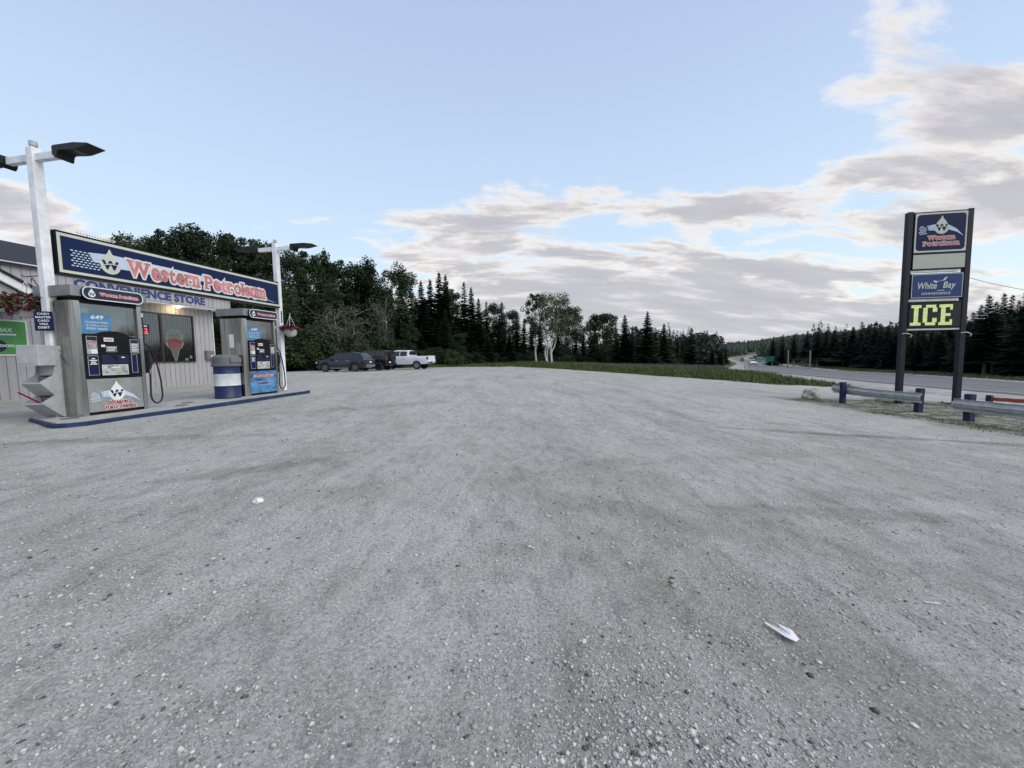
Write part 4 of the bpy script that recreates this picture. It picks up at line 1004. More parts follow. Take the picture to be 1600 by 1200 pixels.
# boulder and litter
def rock(name, loc, sz, seed, mt, label, cat, sub=3, rz=0.):
    bm = bmesh.new(); bmesh.ops.create_icosphere(bm, subdivisions=sub, radius=1)
    for v in bm.verts:
        n = noise.noise(v.co * 1.3 + Vector((seed, 0, 0))) * .45 + noise.noise(v.co * 3.5 + Vector((0, seed, 0))) * .12
        v.co = v.co * (1 + n); v.co.z = max(v.co.z, -.55)
        v.co = Vector((v.co.x * sz[0], v.co.y * sz[1], v.co.z * sz[2]))
    me = bpy.data.meshes.new(name); bm.to_mesh(me); bm.free(); me.materials.append(mt)
    o = link_obj(name, me); o.location = loc; o.rotation_euler.z = rz; return tag(o, label, cat)
rock('boulder', (12.25, 15.7, Zf(12.25, 15.7) + .16), (.34, .30, .27), 5, m_stone, 'pale rough boulder on the gravel left of the guard rails', 'boulder')
rock('stone', (-2.31, 3.39, Zf(-2.31, 3.39) + .015), (.05, .035, .03), 2, m_paper, 'white stone lying alone on the gravel, left of centre', 'stone', 2)
q = MB(); t_ = .0
P0 = [(-.17, .10), (-.05, -.05), (.06, -.09), (.13, -.06), (.12, .03), (.02, .10), (-.02, .12), (.0, .05), (.03, .0), (-.03, .0), (-.15, .115)]
n_ = len(P0); hz = [.012 + .02 * abs(math.sin(i * 1.9)) for i in range(n_)]
q.add([(p[0], p[1], hz[i]) for i, p in enumerate(P0)] + [(.05, -.03, .035)], [(i, (i + 1) % n_, n_) for i in range(n_)], m_paper)
o = q.build('paper_scrap'); o.location = (1.40, 1.90, Zf(1.4, 1.9) + .012); o.rotation_euler.z = R(-8); o.scale = (.36, .72, .5)
tag(o, 'torn white paper scrap lying on the gravel in the foreground', 'litter')
q = MB(); q.tube([(-.035, .012, .008), (.035, -.01, .008)], .004, m_paper, 6); o = q.build('white_stick'); o.location = (2.5, 2.2, Zf(2.5, 2.2) + .006)
tag(o, 'thin white stick on the gravel, right foreground', 'litter')

# ------------------------------------------------------------------ vehicles
def wheel(rad, wd, rim_m, spokes=5):
    t = MB(); t.lathe([(rad * .62, -wd / 2 + .01), (rad * .93, -wd / 2), (rad, -wd / 2 + .03), (rad, wd / 2 - .03), (rad * .93, wd / 2), (rad * .62, wd / 2 - .01)], m_tyre, 28, 'y')
    r = MB(); r.lathe([(rad * .63, -wd / 2 + .015), (rad * .60, -wd / 2 + .0), (rad * .56, -wd / 2 + .05), (rad * .1, -wd / 2 + .06)][::-1], m_blackm, 24, 'y')
    for i in range(spokes):
        a = 2 * PI * i / spokes; c_, s_ = math.cos(a), math.sin(a); e = rad * .58; w = rad * .10
        for yy in (-wd / 2 + .005,):
            r.add([(c_ * .03 - s_ * w, yy, s_ * .03 + c_ * w), (c_ * .03 + s_ * w, yy, s_ * .03 - c_ * w), (c_ * e + s_ * w * .7, yy, s_ * e - c_ * w * .7), (c_ * e - s_ * w * .7, yy, s_ * e + c_ * w * .7),
                   (c_ * .03 - s_ * w, yy + .03, s_ * .03 + c_ * w), (c_ * .03 + s_ * w, yy + .03, s_ * .03 - c_ * w), (c_ * e + s_ * w * .7, yy + .03, s_ * e - c_ * w * .7), (c_ * e - s_ * w * .7, yy + .03, s_ * e + c_ * w * .7)],
                  [(0, 3, 2, 1), (0, 1, 5, 4), (2, 3, 7, 6), (1, 2, 6, 5), (3, 0, 4, 7)], rim_m)
    r.lathe([(rad * .16, -wd / 2 - .005), (rad * .16, -wd / 2 + .05)], rim_m, 12, 'y')
    r.lathe([(rad * .60, -wd / 2 - .002), (rad * .64, -wd / 2 - .002), (rad * .64, -wd / 2 + .03)], rim_m, 24, 'y')
    return t, r
def vehicle(name, label, cat, loc, rz, sp):
    """local x forward from the tail (0) to the nose (L); y left"""
    t = empty(name, loc, rz, label, cat, sp.get('group')); L = sp['L']
    xs = set(np.linspace(0, L, 46).tolist())
    for c in sp['wx']:
        for a in np.linspace(-1, 1, 15): xs.add(c + a * sp['ar'])
    for p in sp['top']: xs.add(p[0])
    xs = np.array(sorted(round(v, 4) for v in xs if 0 <= v <= L)); keep = [0]
    for i in range(1, len(xs)):
        if xs[i] - xs[keep[-1]] > .012: keep.append(i)
    xs = xs[keep]
    I = lambda key, x: np.interp(x, [p[0] for p in sp[key]], [p[1] for p in sp[key]])
    def zbv(x):
        z = float(I('bot', x))
        for c in sp['wx']:
            if abs(x - c) < sp['ar']: z = max(z, sp['wr'] + math.sqrt(sp['ar'] ** 2 - (x - c) ** 2) * .97 - .02)
        return z
    tum = sp.get('tum', .16)
    def ring(x):
        hw, bl, tp = float(I('hw', x)), float(I('belt', x)), float(I('top', x)); zb = zbv(x); tp = max(tp, bl + .012)
        g = min(1., (tp - bl) / .5); rw = hw - .05 - tum * g
        zm = zb + (bl - zb) * .45
        return [(0, zb), (hw - .10, zb), (hw - .012, zb + .02), (hw + .012, zm), (hw, bl - .07), (hw - .035, bl), (rw, tp - .045 * max(g, .25)), (rw - .09, tp), (0, tp + .025)], rw, tp, bl, hw
    v = []; f = []; n = 9
    for x in xs:
        pts = ring(x)[0]
        full = [(x, p[0], p[1]) for p in pts] + [(x, -p[0], p[1]) for p in pts[-2:0:-1]]
        v += full
    m_ = 2 * n - 2
    for i in range(len(xs) - 1):
        for j in range(m_): k_ = (j + 1) % m_; f.append((i * m_ + j, (i + 1) * m_ + j, (i + 1) * m_ + k_, i * m_ + k_))
    f.append(tuple(range(m_))[::-1]); f.append(tuple((len(xs) - 1) * m_ + j for j in range(m_)))
    bm = bmesh.new(); vs = [bm.verts.new(a) for a in v]
    for a in f: bm.faces.new([vs[i] for i in a])
    bmesh.ops.recalc_face_normals(bm, faces=bm.faces)
    me = bpy.data.meshes.new('body'); bm.to_mesh(me); bm.free(); me.materials.append(sp['paint'])
    for p in me.polygons: p.use_smooth = True
    me.set_sharp_from_angle(angle=R(38)); link_obj('body', me, t)
    # side glass
    def side(x, u, s_, off=.010):
        pts, rw, tp, bl, hw = ring(x); a = Vector((hw - .035, bl)); b = Vector((rw, pts[6][1])); p = a.lerp(b, u); d_ = (b - a).normalized()
        p = p + Vector((d_.y, -d_.x)) * off; return (x, s_ * p.x, p.y)
    for (xa, xb) in sp['win']:
        for s_ in (-1, 1):
            q = MB(); nx = 9; g = [(xa + (xb - xa) * i / nx) for i in range(nx + 1)]; vv = []
            for x in g: vv += [side(x, .10, s_), side(x, .88, s_)]
            ff = [(2 * i, 2 * i + 2, 2 * i + 3, 2 * i + 1) if s_ < 0 else (2 * i, 2 * i + 1, 2 * i + 3, 2 * i + 2) for i in range(nx)]
            q.add(vv, ff, m_cglass); q.build('side_window', t)
    for (nm, xa, xb) in sp['scr']:
        q = MB(); vv = []; ff = []; nx, ny = 6, 8
        for i in range(nx + 1):
            x = xa + (xb - xa) * i / nx; pts, rw, tp, bl, hw = ring(x)
            for j in range(ny + 1):
                s_ = -1 + 2 * j / ny; yy = s_ * (rw - .07); zt_ = tp + .025 * (1 - abs(s_) ** 2)
                vv.append((x + (.008 if nm == 'windscreen' else -.008), yy, zt_ + .008))
        for i in range(nx):
            for j in range(ny): a = i * (ny + 1) + j; ff.append((a, a + ny + 1, a + ny + 2, a + 1))
        q.add(vv, ff, m_cglass); o_ = q.build(nm, t)
    # wheels
    for c in sp['wx']:
        for s_ in (-1, 1):
            a, b = wheel(sp['wr'], sp['ww'], sp['rim'], sp.get('sp', 5))
            w = a.build('wheel', t, 40); w.location = (c, s_ * (sp['track']), sp['wr']); w.rotation_euler = (0, random.random(), PI if s_ > 0 else 0)
            b.build('rim', w)
    for (nm, x0, x1, y0, y1, z0, z1, mt, both) in sp['bits']:
        for s_ in ((-1, 1) if both else (1,)):
            q = MB(); ya, yb = sorted((s_ * y0, s_ * y1)); q.box(x0, x1, ya, yb, z0, z1, mt, min(.012, (x1 - x0) / 4, (yb - ya) / 4, (z1 - z0) / 4)); q.build(nm, t)
    return t
def place(px_near_rear_wheel, th, track, wx_rear, z=None):
    fwd = Vector((-math.cos(th), math.sin(th))); left = Vector((-fwd.y, fwd.x))
    o_ = Vector(px_near_rear_wheel) - left * track - fwd * wx_rear
    return (o_.x, o_.y, Zf(*px_near_rear_wheel) + .01), math.atan2(fwd.y, fwd.x)
loc, rz = place((-13.35, 32.9), R(8), .80, .95)
suv = vehicle('parked_car', 'dark blue grey SUV, leftmost of the three parked vehicles', 'car', loc, rz, dict(group='vehicles parked by the trees', L=4.75, paint=m_suv, wx=(.95, 3.72), wr=.36, ar=.43, ww=.23, track=.80, rim=m_rim, tum=.17,
    top=[(0, .98), (.08, 1.08), (.22, 1.16), (.62, 1.60), (.85, 1.655), (1.6, 1.70), (2.3, 1.69), (2.75, 1.62), (3.55, 1.12), (4.3, 1.0), (4.62, .86), (4.75, .66)],
    belt=[(0, .93), (.2, 1.10), (1, 1.07), (3.4, 1.02), (3.6, 1.03), (4.3, .94), (4.6, .78), (4.75, .60)], bot=[(0, .42), (.3, .28), (4.4, .26), (4.75, .36)],
    hw=[(0, .80), (.2, .90), (1, .94), (3.6, .93), (4.3, .87), (4.6, .76), (4.75, .62)], win=[(.55, 1.05), (1.12, 2.02), (2.10, 3.30)],
    scr=[('rear_window', .25, .60), ('windscreen', 2.82, 3.48)],
    bits=[('tail_light', -.012, .12, .55, .86, .92, 1.02, m_tail, True), ('rear_bumper', -.04, .10, -.74, .74, .40, .58, m_bin_dark, False), ('number_plate', -.022, -.005, -.16, .16, .74, .87, m_plate, False),
          ('headlight', 4.50, 4.66, .50, .77, .74, .86, m_head, True), ('mirror', 3.0, 3.2, .96, 1.13, 1.04, 1.17, m_suv, True), ('sill', 1.5, 3.2, .90, .955, .27, .36, m_bin_dark, True), ('roof_rail', 1.0, 2.5, .66, .70, 1.68, 1.74, m_blackm, True), ('door_handle', 1.5, 1.68, .945, .965, .93, .96, m_chrome, True), ('door_handle', 2.5, 2.68, .945, .965, .93, .96, m_chrome, True)]))
loc, rz = place((-12.35, 35.8), R(12), .78, .85)
jp = vehicle('parked_offroader', 'boxy dark off-roader with a spare wheel on its tail, between the SUV and the pickup', 'car', loc, rz, dict(group='vehicles parked by the trees', L=4.4, paint=m_jeep, wx=(.85, 3.75), wr=.40, ar=.49, ww=.26, track=.78, rim=m_blackm, tum=.07,
    top=[(0, 1.10), (.04, 1.78), (.2, 1.86), (2.5, 1.86), (2.75, 1.78), (3.05, 1.28), (4.25, 1.22), (4.4, 1.1)],
    belt=[(0, 1.06), (.1, 1.18), (3.0, 1.18), (3.1, 1.2), (4.25, 1.14), (4.4, 1.0)], bot=[(0, .55), (.3, .42), (4.1, .42), (4.4, .52)],
    hw=[(0, .80), (.1, .84), (3.2, .85), (4.2, .78), (4.4, .74)], win=[(.25, 1.1), (1.2, 2.0), (2.1, 2.85)],
    scr=[('windscreen', 2.80, 3.02)],
    bits=[('tail_light', -.03, .02, .60, .78, .95, 1.12, m_tail, True), ('rear_bumper', -.14, .02, -.78, .78, .50, .66, m_blackm, False), ('number_plate', -.16, -.145, .38, .68, .70, .84, m_plate, False),
          ('rear_glass', -.012, .0, -.58, .58, 1.28, 1.66, m_cglass, False), ('headlight', 4.37, 4.42, .45, .65, .92, 1.10, m_head, True), ('fender', .40, 1.36, .84, .95, .90, .96, m_blackm, True), ('fender', 3.25, 4.3, .80, .95, .92, .98, m_blackm, True), ('mirror', 2.78, 2.9, .88, 1.06, 1.22, 1.42, m_blackm, True)]))
a, b = wheel(.39, .25, m_blackm); w = a.build('spare_wheel', jp, 40); w.location = (-.19, .05, 1.12); w.rotation_euler = (0, 0, R(-90)); b.build('rim', w)
loc, rz = place((-9.55, 38.7), R(13), .82, 1.25)
tk = vehicle('parked_pickup', 'white crew cab pickup truck, rightmost of the three parked vehicles', 'pickup truck', loc, rz, dict(group='vehicles parked by the trees', L=5.85, paint=m_truck, wx=(1.22, 4.85), wr=.41, ar=.50, ww=.27, track=.82, rim=m_rims, tum=.17,
    top=[(0, 1.34), (1.98, 1.34), (2.02, 1.36), (2.12, 1.82), (2.3, 1.92), (3.6, 1.95), (3.85, 1.88), (4.45, 1.34), (5.5, 1.24), (5.75, 1.1), (5.85, .9)],
    belt=[(0, 1.30), (2.0, 1.30), (2.1, 1.30), (4.4, 1.26), (5.5, 1.16), (5.75, 1.0), (5.85, .85)], bot=[(0, .62), (.3, .52), (5.5, .46), (5.85, .52)],
    hw=[(0, .93), (.1, .96), (5.3, .95), (5.7, .88), (5.85, .8)], win=[(2.28, 3.02), (3.10, 4.25)],
    scr=[('rear_window', 2.035, 2.12), ('windscreen', 3.92, 4.40)],
    bits=[('tail_light', -.012, .12, .80, .972, .98, 1.24, m_tail, True), ('rear_bumper', -.20, .02, -.90, .90, .58, .76, m_chrome, False), ('tailgate', -.02, -.002, -.74, .74, .80, 1.28, m_truck, False), ('number_plate', -.215, -.203, -.16, .16, .62, .74, m_plate, False),
          ('bed_liner', .06, 1.95, -.84, .84, 1.30, 1.368, m_blackm, False), ('headlight', 5.60, 5.76, .62, .90, .96, 1.10, m_head, True), ('mirror', 4.0, 4.14, 1.0, 1.22, 1.32, 1.52, m_truck, True), ('door_handle', 2.45, 2.62, .965, .985, 1.14, 1.18, m_chrome, True), ('door_handle', 3.4, 3.57, .965, .985, 1.14, 1.18, m_chrome, True)]))
def sedan(name, label, x, y, rz, paint, suvy=False):
    z = Zf(x, y) + .16; h = .22 if suvy else 0
    return vehicle(name, label, 'car', (x, y, z), rz, dict(group='cars driving on the highway', L=4.6, paint=paint, wx=(.95, 3.65), wr=.33, ar=.39, ww=.21, track=.76, rim=m_rim, tum=.17,
        top=[(0, .95), (.5, 1.02 + h * .5), (1.1, 1.38 + h), (1.6, 1.44 + h), (2.4, 1.43 + h), (3.3, 1.0), (4.3, .86), (4.6, .62)], belt=[(0, .9), (.5, .95), (3.3, .93), (4.3, .80), (4.6, .56)],
        bot=[(0, .35), (.3, .24), (4.3, .22), (4.6, .3)], hw=[(0, .8), (.3, .89), (3.8, .9), (4.3, .82), (4.6, .66)], win=[(1.0, 1.9), (2.0, 3.0)], scr=[('rear_window', .6, 1.1), ('windscreen', 2.5, 3.25)],
        bits=[('headlight', 4.36, 4.5, .5, .76, .62, .74, m_head, True), ('tail_light', -.01, .1, .5, .8, .72, .86, m_tail, True), ('grille', 4.53, 4.61, -.5, .5, .36, .52, m_blackm, False)]))
def on_road(y, off):
    i = int(np.abs(RC[:, 1] - y).argmin()); T = RC[min(i + 1, len(RC) - 1)] - RC[i - 1]; T = T / np.linalg.norm(T)
    return RC[i][0] + T[1] * off, RC[i][1] - T[0] * off, math.atan2(T[1], T[0])
x_, y_, a_ = on_road(104, -1.9); sedan('road_car', 'small white car coming along the highway beside the green sign', x_, y_, a_ + PI, m_carw)
x_, y_, a_ = on_road(205, -1.9); sedan('road_car', 'tiny dark car far off on the highway bend', x_, y_, a_ + PI, m_card, True)

# ------------------------------------------------------------------ highway furniture
gx, gy = 55.5, 84.5; gs = empty('highway_sign', (gx, gy, Zf(gx, gy)), R(-38), 'wide green highway direction sign on two posts', 'road sign')
GH = 1.05
q = MB(); q.box(-1.75, 1.75, -.03, .03, GH, GH + 1.2, m_hgreen); q.build('board', gs)
q = MB(); q.rect(-1.55, -.35, GH + .90, GH + 1.0, -.034, m_txt); q.rect(-1.55, .25, GH + .56, GH + .66, -.034, m_txt); q.rect(-1.55, .05, GH + .22, GH + .32, -.034, m_txt)
q.rect(-1.95, -1.7, GH + .1, GH + 1.2, -.034, m_txt) if False else None
q.build('lettering', gs)
for xa in (-1.4, 1.4): q = MB(); q.box(xa - .06, xa + .06, .032, .15, -.1, GH + 1.15, m_wood); q.build('post', gs)
POLES = [(43.2, 60.2, 2.9, .09, 'weathered wooden post beside the highway, right of the green sign'), (42.6, 55.0, 2.75, .10, 'thicker wooden post beside the highway, farther right of the green sign'),
         (33.6, 33.2, 2.7, .05, 'thin grey post at the forest edge, seen against the left leg of the tall sign'), (76.5, 128, 3.6, .12, 'slim pole by the highway bend, behind the dark car'), (108, 172, 5.0, .14, 'slim pole by the far bend, left of the green sign'), (30.2, 51.0, .9, .10, 'short stub post in the weeds below the snag')]
for (a, b, h_, r_, lb) in POLES[:5]:
    q = MB(); q.tube([(0, 0, -.2), (.02, 0, h_ * .5), (0, 0, h_)], [r_, r_ * .95, r_ * .9], m_wood, 8); o = q.build('wooden_pole'); o.location = (a, b, Zf(a, b)); tag(o, lb, 'pole')
q = MB(); q.box(-.10, .10, -.08, .08, -.1, .95, m_wood, .01); o = q.build('marker_post'); o.location = (-21.2, 39.6, Zf(-21.2, 39.6)); tag(o, 'short pale marker post in the grass left of the SUV', 'post')
# overhead wire and its pole (out of frame to the right)
q = MB(); q.tube([(0, 0, -.3), (0, 0, 7.2)], [.14, .10], m_wood, 10); o = q.build('utility_pole'); o.location = (40, 21, Zf(40, 21)); tag(o, 'wooden utility pole beyond the highway, holding the wire from the tall sign', 'utility pole')
A0 = Vector((16.45, 14.3, 4.15)); A1 = Vector((40, 21, 6.1)); q = MB(); q.tube([A0.lerp(A1, t) + Vector((0, 0, -1.3 * 4 * t * (1 - t))) for t in np.linspace(0, 1, 17)], .009, m_blackm, 5)
tag(q.build('overhead_wire'), 'thin dark wire sagging right from the tall sign', 'wire')

# ------------------------------------------------------------------ vegetation
def leaves(cs, rads, n_each, size, rg, flat=1., up=0.):
    """quads scattered in blobs: returns verts, faces"""
    cs = np.repeat(np.array(cs), n_each, 0); rr2 = np.repeat(np.array(rads), n_each, 0)
    n = len(cs); d_ = rg.normal(0, 1, (n, 3)); d_ /= np.linalg.norm(d_, axis=1)[:, None]
    p = cs + d_ * rr2 * (rg.uniform(.15, 1, n) ** .55)[:, None] * np.array([1, 1, flat])
    a = rg.normal(0, 1, (n, 3)); a[:, 2] *= .6; a /= np.linalg.norm(a, axis=1)[:, None]
    b = np.cross(a, rg.normal(0, 1, (n, 3))); b /= np.linalg.norm(b, axis=1)[:, None]
    s = (size * rg.uniform(.55, 1.25, n))[:, None]
    v = np.stack([p - a * s, p - b * s * .55, p + a * s, p + b * s * .55], 1).reshape(-1, 3)
    f = np.arange(4 * n).reshape(-1, 4); return v, f
def limb(q, p0, p1, r0, r1, mt, rg, wob=.06, seg=5):
    p0 = Vector(p0); p1 = Vector(p1); L = (p1 - p0).length; pts = []
    for i in range(seg + 1):
        t = i / seg; pts.append(p0.lerp(p1, t) + Vector(rg.normal(0, wob * L * .3, 3)) * (1 if 0 < i < seg else 0))
    q.tube(pts, [r0 + (r1 - r0) * i / seg for i in range(seg + 1)], mt, 6); return pts
def decid(name, seed, H, W, base, lmat, bmat, nclump=46, nl=130, size=.13, stems=1, label='', cat='tree', group=None, sparse=1., lowtrunk=True):
    rg = np.random.default_rng(seed); t = empty(name, (0, 0, -50), 0, label, cat, group)
    q = MB(); cs = []; rads = []
    for s_ in range(stems):
        a = 2 * PI * s_ / max(stems, 1) + .4; ln = (0 if stems == 1 else W * .30)
        tip = (ln * math.cos(a) + rg.normal(0, .15), ln * math.sin(a) * .6 + rg.normal(0, .15), H * (.86 + .1 * rg.random()))
        pts = limb(q, (.12 * math.cos(a) * (stems > 1), .1 * math.sin(a) * (stems > 1), -.3), tip, .017 * H * (.75 if stems > 1 else 1), .012, bmat, rg, .04, 9)
        nb = nclump // stems
        for i in range(nb):
            u = (i + rg.random()) / nb; hz = base + (H - base) * u; k_ = (hz + .3) / (tip[2] + .3) * 9; k0 = min(int(k_), 8); pp = pts[k0].lerp(pts[k0 + 1], min(k_ - k0, 1))
            env = W * .5 * (math.sin(PI * min(max(.12 + .80 * u, 0), 1)) ** .7) * (1. if stems == 1 else .72)
            an = rg.random() * 2 * PI; rad_ = env * (.25 + .75 * rg.random() ** .6)
            c_ = pp + Vector((math.cos(an) * rad_, math.sin(an) * rad_, rg.normal(0, .03 * H) + rad_ * .18))
            c_.z = min(c_.z, H * .985)
            cs.append(c_); rads.append(W * (.125 + .10 * rg.random()) * (1.1 - .35 * u))
            if i % 2 == 0: limb(q, pp, c_, .006 * H * (1 - u * .7), .006, bmat, rg, .15, 3)
    q.build('trunk', t)
    v, f = leaves(cs, np.array(rads)[:, None], int(nl * sparse), size, rg, .8)
    link_obj('crown', npmesh('crown', v, f, [lmat]), t)
    return t
def spruce(name, seed, H, W, base, lmat, bmat, label='', group=None, dens=1., droop=.25, irregular=.25, cat='spruce tree'):
    rg = np.random.default_rng(seed); t = empty(name, (0, 0, -50), 0, label, cat, group)
    q = MB(); limb(q, (0, 0, -.3), (rg.normal(0, .05), 0, H), .016 * H, .008, bmat, rg, .01, 6)
    V_ = []; h = base * .35
    while h < base:      # bare dead stubs low on the trunk
        an = rg.random() * 2 * PI; l_ = W * .5 * rg.uniform(.3, .8)
        q.tube([(0, 0, h), (math.cos(an) * l_, math.sin(an) * l_, h - .1 * l_)], [.012, .004], bmat, 4); h += rg.uniform(.08, .22)
    q.build('trunk', t)
    h = base; Vs = []; ang0 = 0
    while h < H * .985:
        u = (h - base) / (H - base); reach = W * .5 * ((1 - u) ** .95) * (1 + irregular * rg.normal()) + .05
        nb = max(5, int((11 - 5 * u) * dens)); ang0 += rg.random() * 2
        for i in range(nb):
            an = ang0 + 2 * PI * i / nb + rg.normal(0, .2); l_ = max(reach * rg.uniform(.65, 1.12), .06); hb = h + rg.normal(0, .09); dr_ = droop * rg.uniform(.5, 1.6); ca, sa = math.cos(an), math.sin(an)
            nt = max(3, int(l_ / .085))
            for j in range(nt):
                tt = (j + 1) / nt; r_ = l_ * tt; zc_ = hb - dr_ * r_ * (1 - .35 * tt) + .10 * l_ * tt ** 3
                w = (.055 + .38 * l_ * (1 - tt * .7) * .8) * rg.uniform(.6, 1.2)
                for sd_ in (-1, 1):
                    dx = -sa * sd_ * w; dy = ca * sd_ * w; fwd = .06 + .35 * w
                    p0 = (ca * (r_ - .05), sa * (r_ - .05), zc_); p1 = (ca * (r_ + fwd) + dx, sa * (r_ + fwd) + dy, zc_ - .22 * w + rg.normal(0, .02)); p2 = (ca * (r_ + .07), sa * (r_ + .07), zc_ - .015 - .05 * rg.random()); p3 = (ca * (r_) + dx * .45, sa * r_ + dy * .45, zc_ - .06 - .1 * w)
                    Vs += [p0, p3, p1, p2]
        h += (.085 + .075 * (1 - u)) * (.8 + .4 * rg.random()) * max(H / 9, .6)
    v = np.array(Vs); f = np.arange(len(v)).reshape(-1, 4)
    link_obj('crown', npmesh('crown', v, f, [lmat]), t)
    return t

GL = dict(decid='dark leafy tree in the dense wood behind the parked vehicles', spr='dark spruce standing in the dense wood behind the lot')
PD = [Proto(decid('leafy_tree', 11, 11, 6.5, 1.6, m_leaf, m_bark, 70, 190, .125)), Proto(decid('leafy_tree', 12, 12, 5.2, 2.2, m_leaf, m_bark, 66, 190, .125)),
      Proto(decid('leafy_tree', 13, 10.5, 6.0, 1.4, m_leaf, m_bark, 70, 190, .125, stems=2)), Proto(decid('leafy_tree', 14, 12.5, 4.6, 2.6, m_leaf, m_bark, 60, 190, .12))]
PS = [Proto(spruce('spruce_tree', 21, 10, 4.2, .7, m_needle, m_bark)), Proto(spruce('spruce_tree', 22, 11, 3.6, 1.2, m_needle, m_bark, irregular=.35)), Proto(spruce('spruce_tree', 23, 9, 3.6, .5, m_needle, m_bark, dens=1.2)),
      Proto(spruce('spruce_tree', 24, 10, 3.4, 2.8, m_needle, m_deadwood, irregular=.3)), Proto(spruce('spruce_tree', 25, 9.5, 3.8, 2.2, m_needle, m_deadwood, irregular=.35))]
def _ht(p):
    c = [q for q in C.objects if q.parent is p.root and q.name.startswith('crown')][0]; a = np.empty(len(c.data.vertices) * 3, np.float32); c.data.vertices.foreach_get('co', a); return float(np.percentile(a.reshape(-1, 3)[:, 2], 99.9))
HD = [_ht(p) for p in PD]; HS = [_ht(p) for p in PS]
CT = lambda px, Y: (px - 800) / 601 * Y          # photo bearing to ground position
def ztop(px, py, Y):                              # height above the lot datum of a skyline point at distance Y
    hor = 556 - (px - 800) * .0139; return CAMH + (hor - py) / 601 * Y * 1.0
def sky_tree(px, py, Y, kind, label, group, wid=1., pi=None):
    X = CT(px, Y); h_ = ztop(px, py, Y) - Zf(X, Y)
    protos, hs = (PD, HD) if kind == 'd' else (PS, HS)
    i = (random.randrange(len(protos)) if kind == 'd' else random.choice([0, 1, 2])) if pi is None else pi
    s_ = h_ / hs[i]; w = s_ * wid * (1.3 if kind == 's' else 1.)
    protos[i].used_h = h_
    cat = 'tree' if kind == 'd' else 'spruce tree'
    r = protos[i].put((X, Y, Zf(X, Y) - .05), random.random() * 6.28, (w, w, s_), label, group); r['category'] = cat
    return r
random.seed(5)
SKY = [(240, 382, 'd'), (254, 372, 'd'), (268, 364, 'd'), (303, 360, 'd'), (322, 366, 'd'), (356, 364, 'd'), (376, 370, 'd'), (396, 376, 'd'), (418, 384, 'd'), (441, 390, 'd'), (469, 392, 'd'), (491, 397, 'd'), (516, 395, 's'),
       (531, 404, 'd'), (548, 408, 'd'), (565, 416, 's'), (580, 411, 's'), (594, 414, 'd'), (608, 420, 'd'), (630, 436, 's'), (647, 441, 's'), (662, 442, 's'), (676, 440, 's'), (690, 429, 's'), (700, 433, 's'), (712, 450, 'd'),
       (728, 443, 's'), (739, 452, 's'), (750, 468, 's'), (762, 472, 's'), (773, 476, 'd'), (786, 473, 's'), (797, 486, 'd'), (809, 488, 's'), (820, 498, 's'), (831, 500, 's'), (845, 500, 's'), (872, 500, 's'), (900, 512, 's'), (912, 514, 's'), (923, 516, 's'), (930, 510, 's'), (955, 512, 's'), (962, 505, 's'), (988, 510, 's'), (1024, 512, 's'), (997, 518, 's'), (1046, 512, 's'), (1058, 524, 's'), (1066, 530, 's'), (1092, 536, 's')]
for i, (px, py, kd) in enumerate(SKY):
    Y = np.interp(px, [220, 430, 600, 800, 920, 1092], [34, 44, 54, 66, 68, 78]) + random.uniform(-1.5, 1.5)
    wd = np.interp(px, [220, 600, 820, 1092], [.68, .78, .75, .7]); wd = wd * (1.1 if kd == 'd' else .95)
    sky_tree(px, py, Y, kd, GL['decid' if kd == 'd' else 'spr'], 'leafy trees of the dense wood' if kd == 'd' else 'spruces of the dense wood', wd)
# second and third rows filling the wood
for i in range(150):
    px = 236 + 844 * (i + random.random()) / 150
    py0 = np.interp(px, [150, 240, 330, 440, 520, 600, 700, 790, 830, 900, 1080], [395, 385, 378, 405, 415, 440, 455, 495, 510, 522, 545])
    row = i % 3; Y = np.interp(px, [220, 430, 600, 800, 920, 1092], [31, 41, 50, 62, 65, 74]) + (-1.5, 3, 9)[row] + random.uniform(-1.5, 1.5)
    kd = 'd' if random.random() < np.interp(px, [200, 480, 600, 860, 1000], [.9, .65, .35, .2, .1]) else 's'
    sky_tree(px, py0 + np.interp(px, [200, 500, 700], [38, 28, 10]) + random.uniform(6, 60) * (1.2 if row == 0 else .6), Y, kd, GL['decid' if kd == 'd' else 'spr'], 'leafy trees of the dense wood' if kd == 'd' else 'spruces of the dense wood', random.uniform(.9, 1.35))
# named trees along the wood's edge
X, Y = CT(859, 57), 57.; bt = decid('birch_tree', 41, 11.0, 6.6, 4.3, m_leafb, m_birch, 70, 120, .13, stems=4, label='tall loose birch clump with several white stems, at the far edge of the lot', cat='birch tree')
bt.location = (X, Y, Zf(X, Y))
X, Y = CT(838, 58), 58.; bt = decid('birch_tree', 42, 10.6, 2.8, 4.6, m_leafb, m_birch, 26, 120, .13, stems=1, label='slender birch just left of the white-stemmed birch clump', cat='birch tree'); bt.location = (X, Y, Zf(X, Y))
X, Y = CT(886, 67), 67.; bt = decid('leafy_tree', 43, 10.4, 6.0, .8, m_leaf, m_bark, 95, 170, .13, label='dark rounded tree just right of the white-stemmed birch clump', cat='tree'); bt.location = (X, Y, Zf(X, Y))
X, Y = CT(941, 62), 62.; bt = decid('leafy_tree', 44, 8.6, 5.2, .5, m_leaf, m_bark, 95, 170, .13, label='narrow pointed leafy tree in the low wood right of the birches', cat='tree'); bt.location = (X, Y, Zf(X, Y))
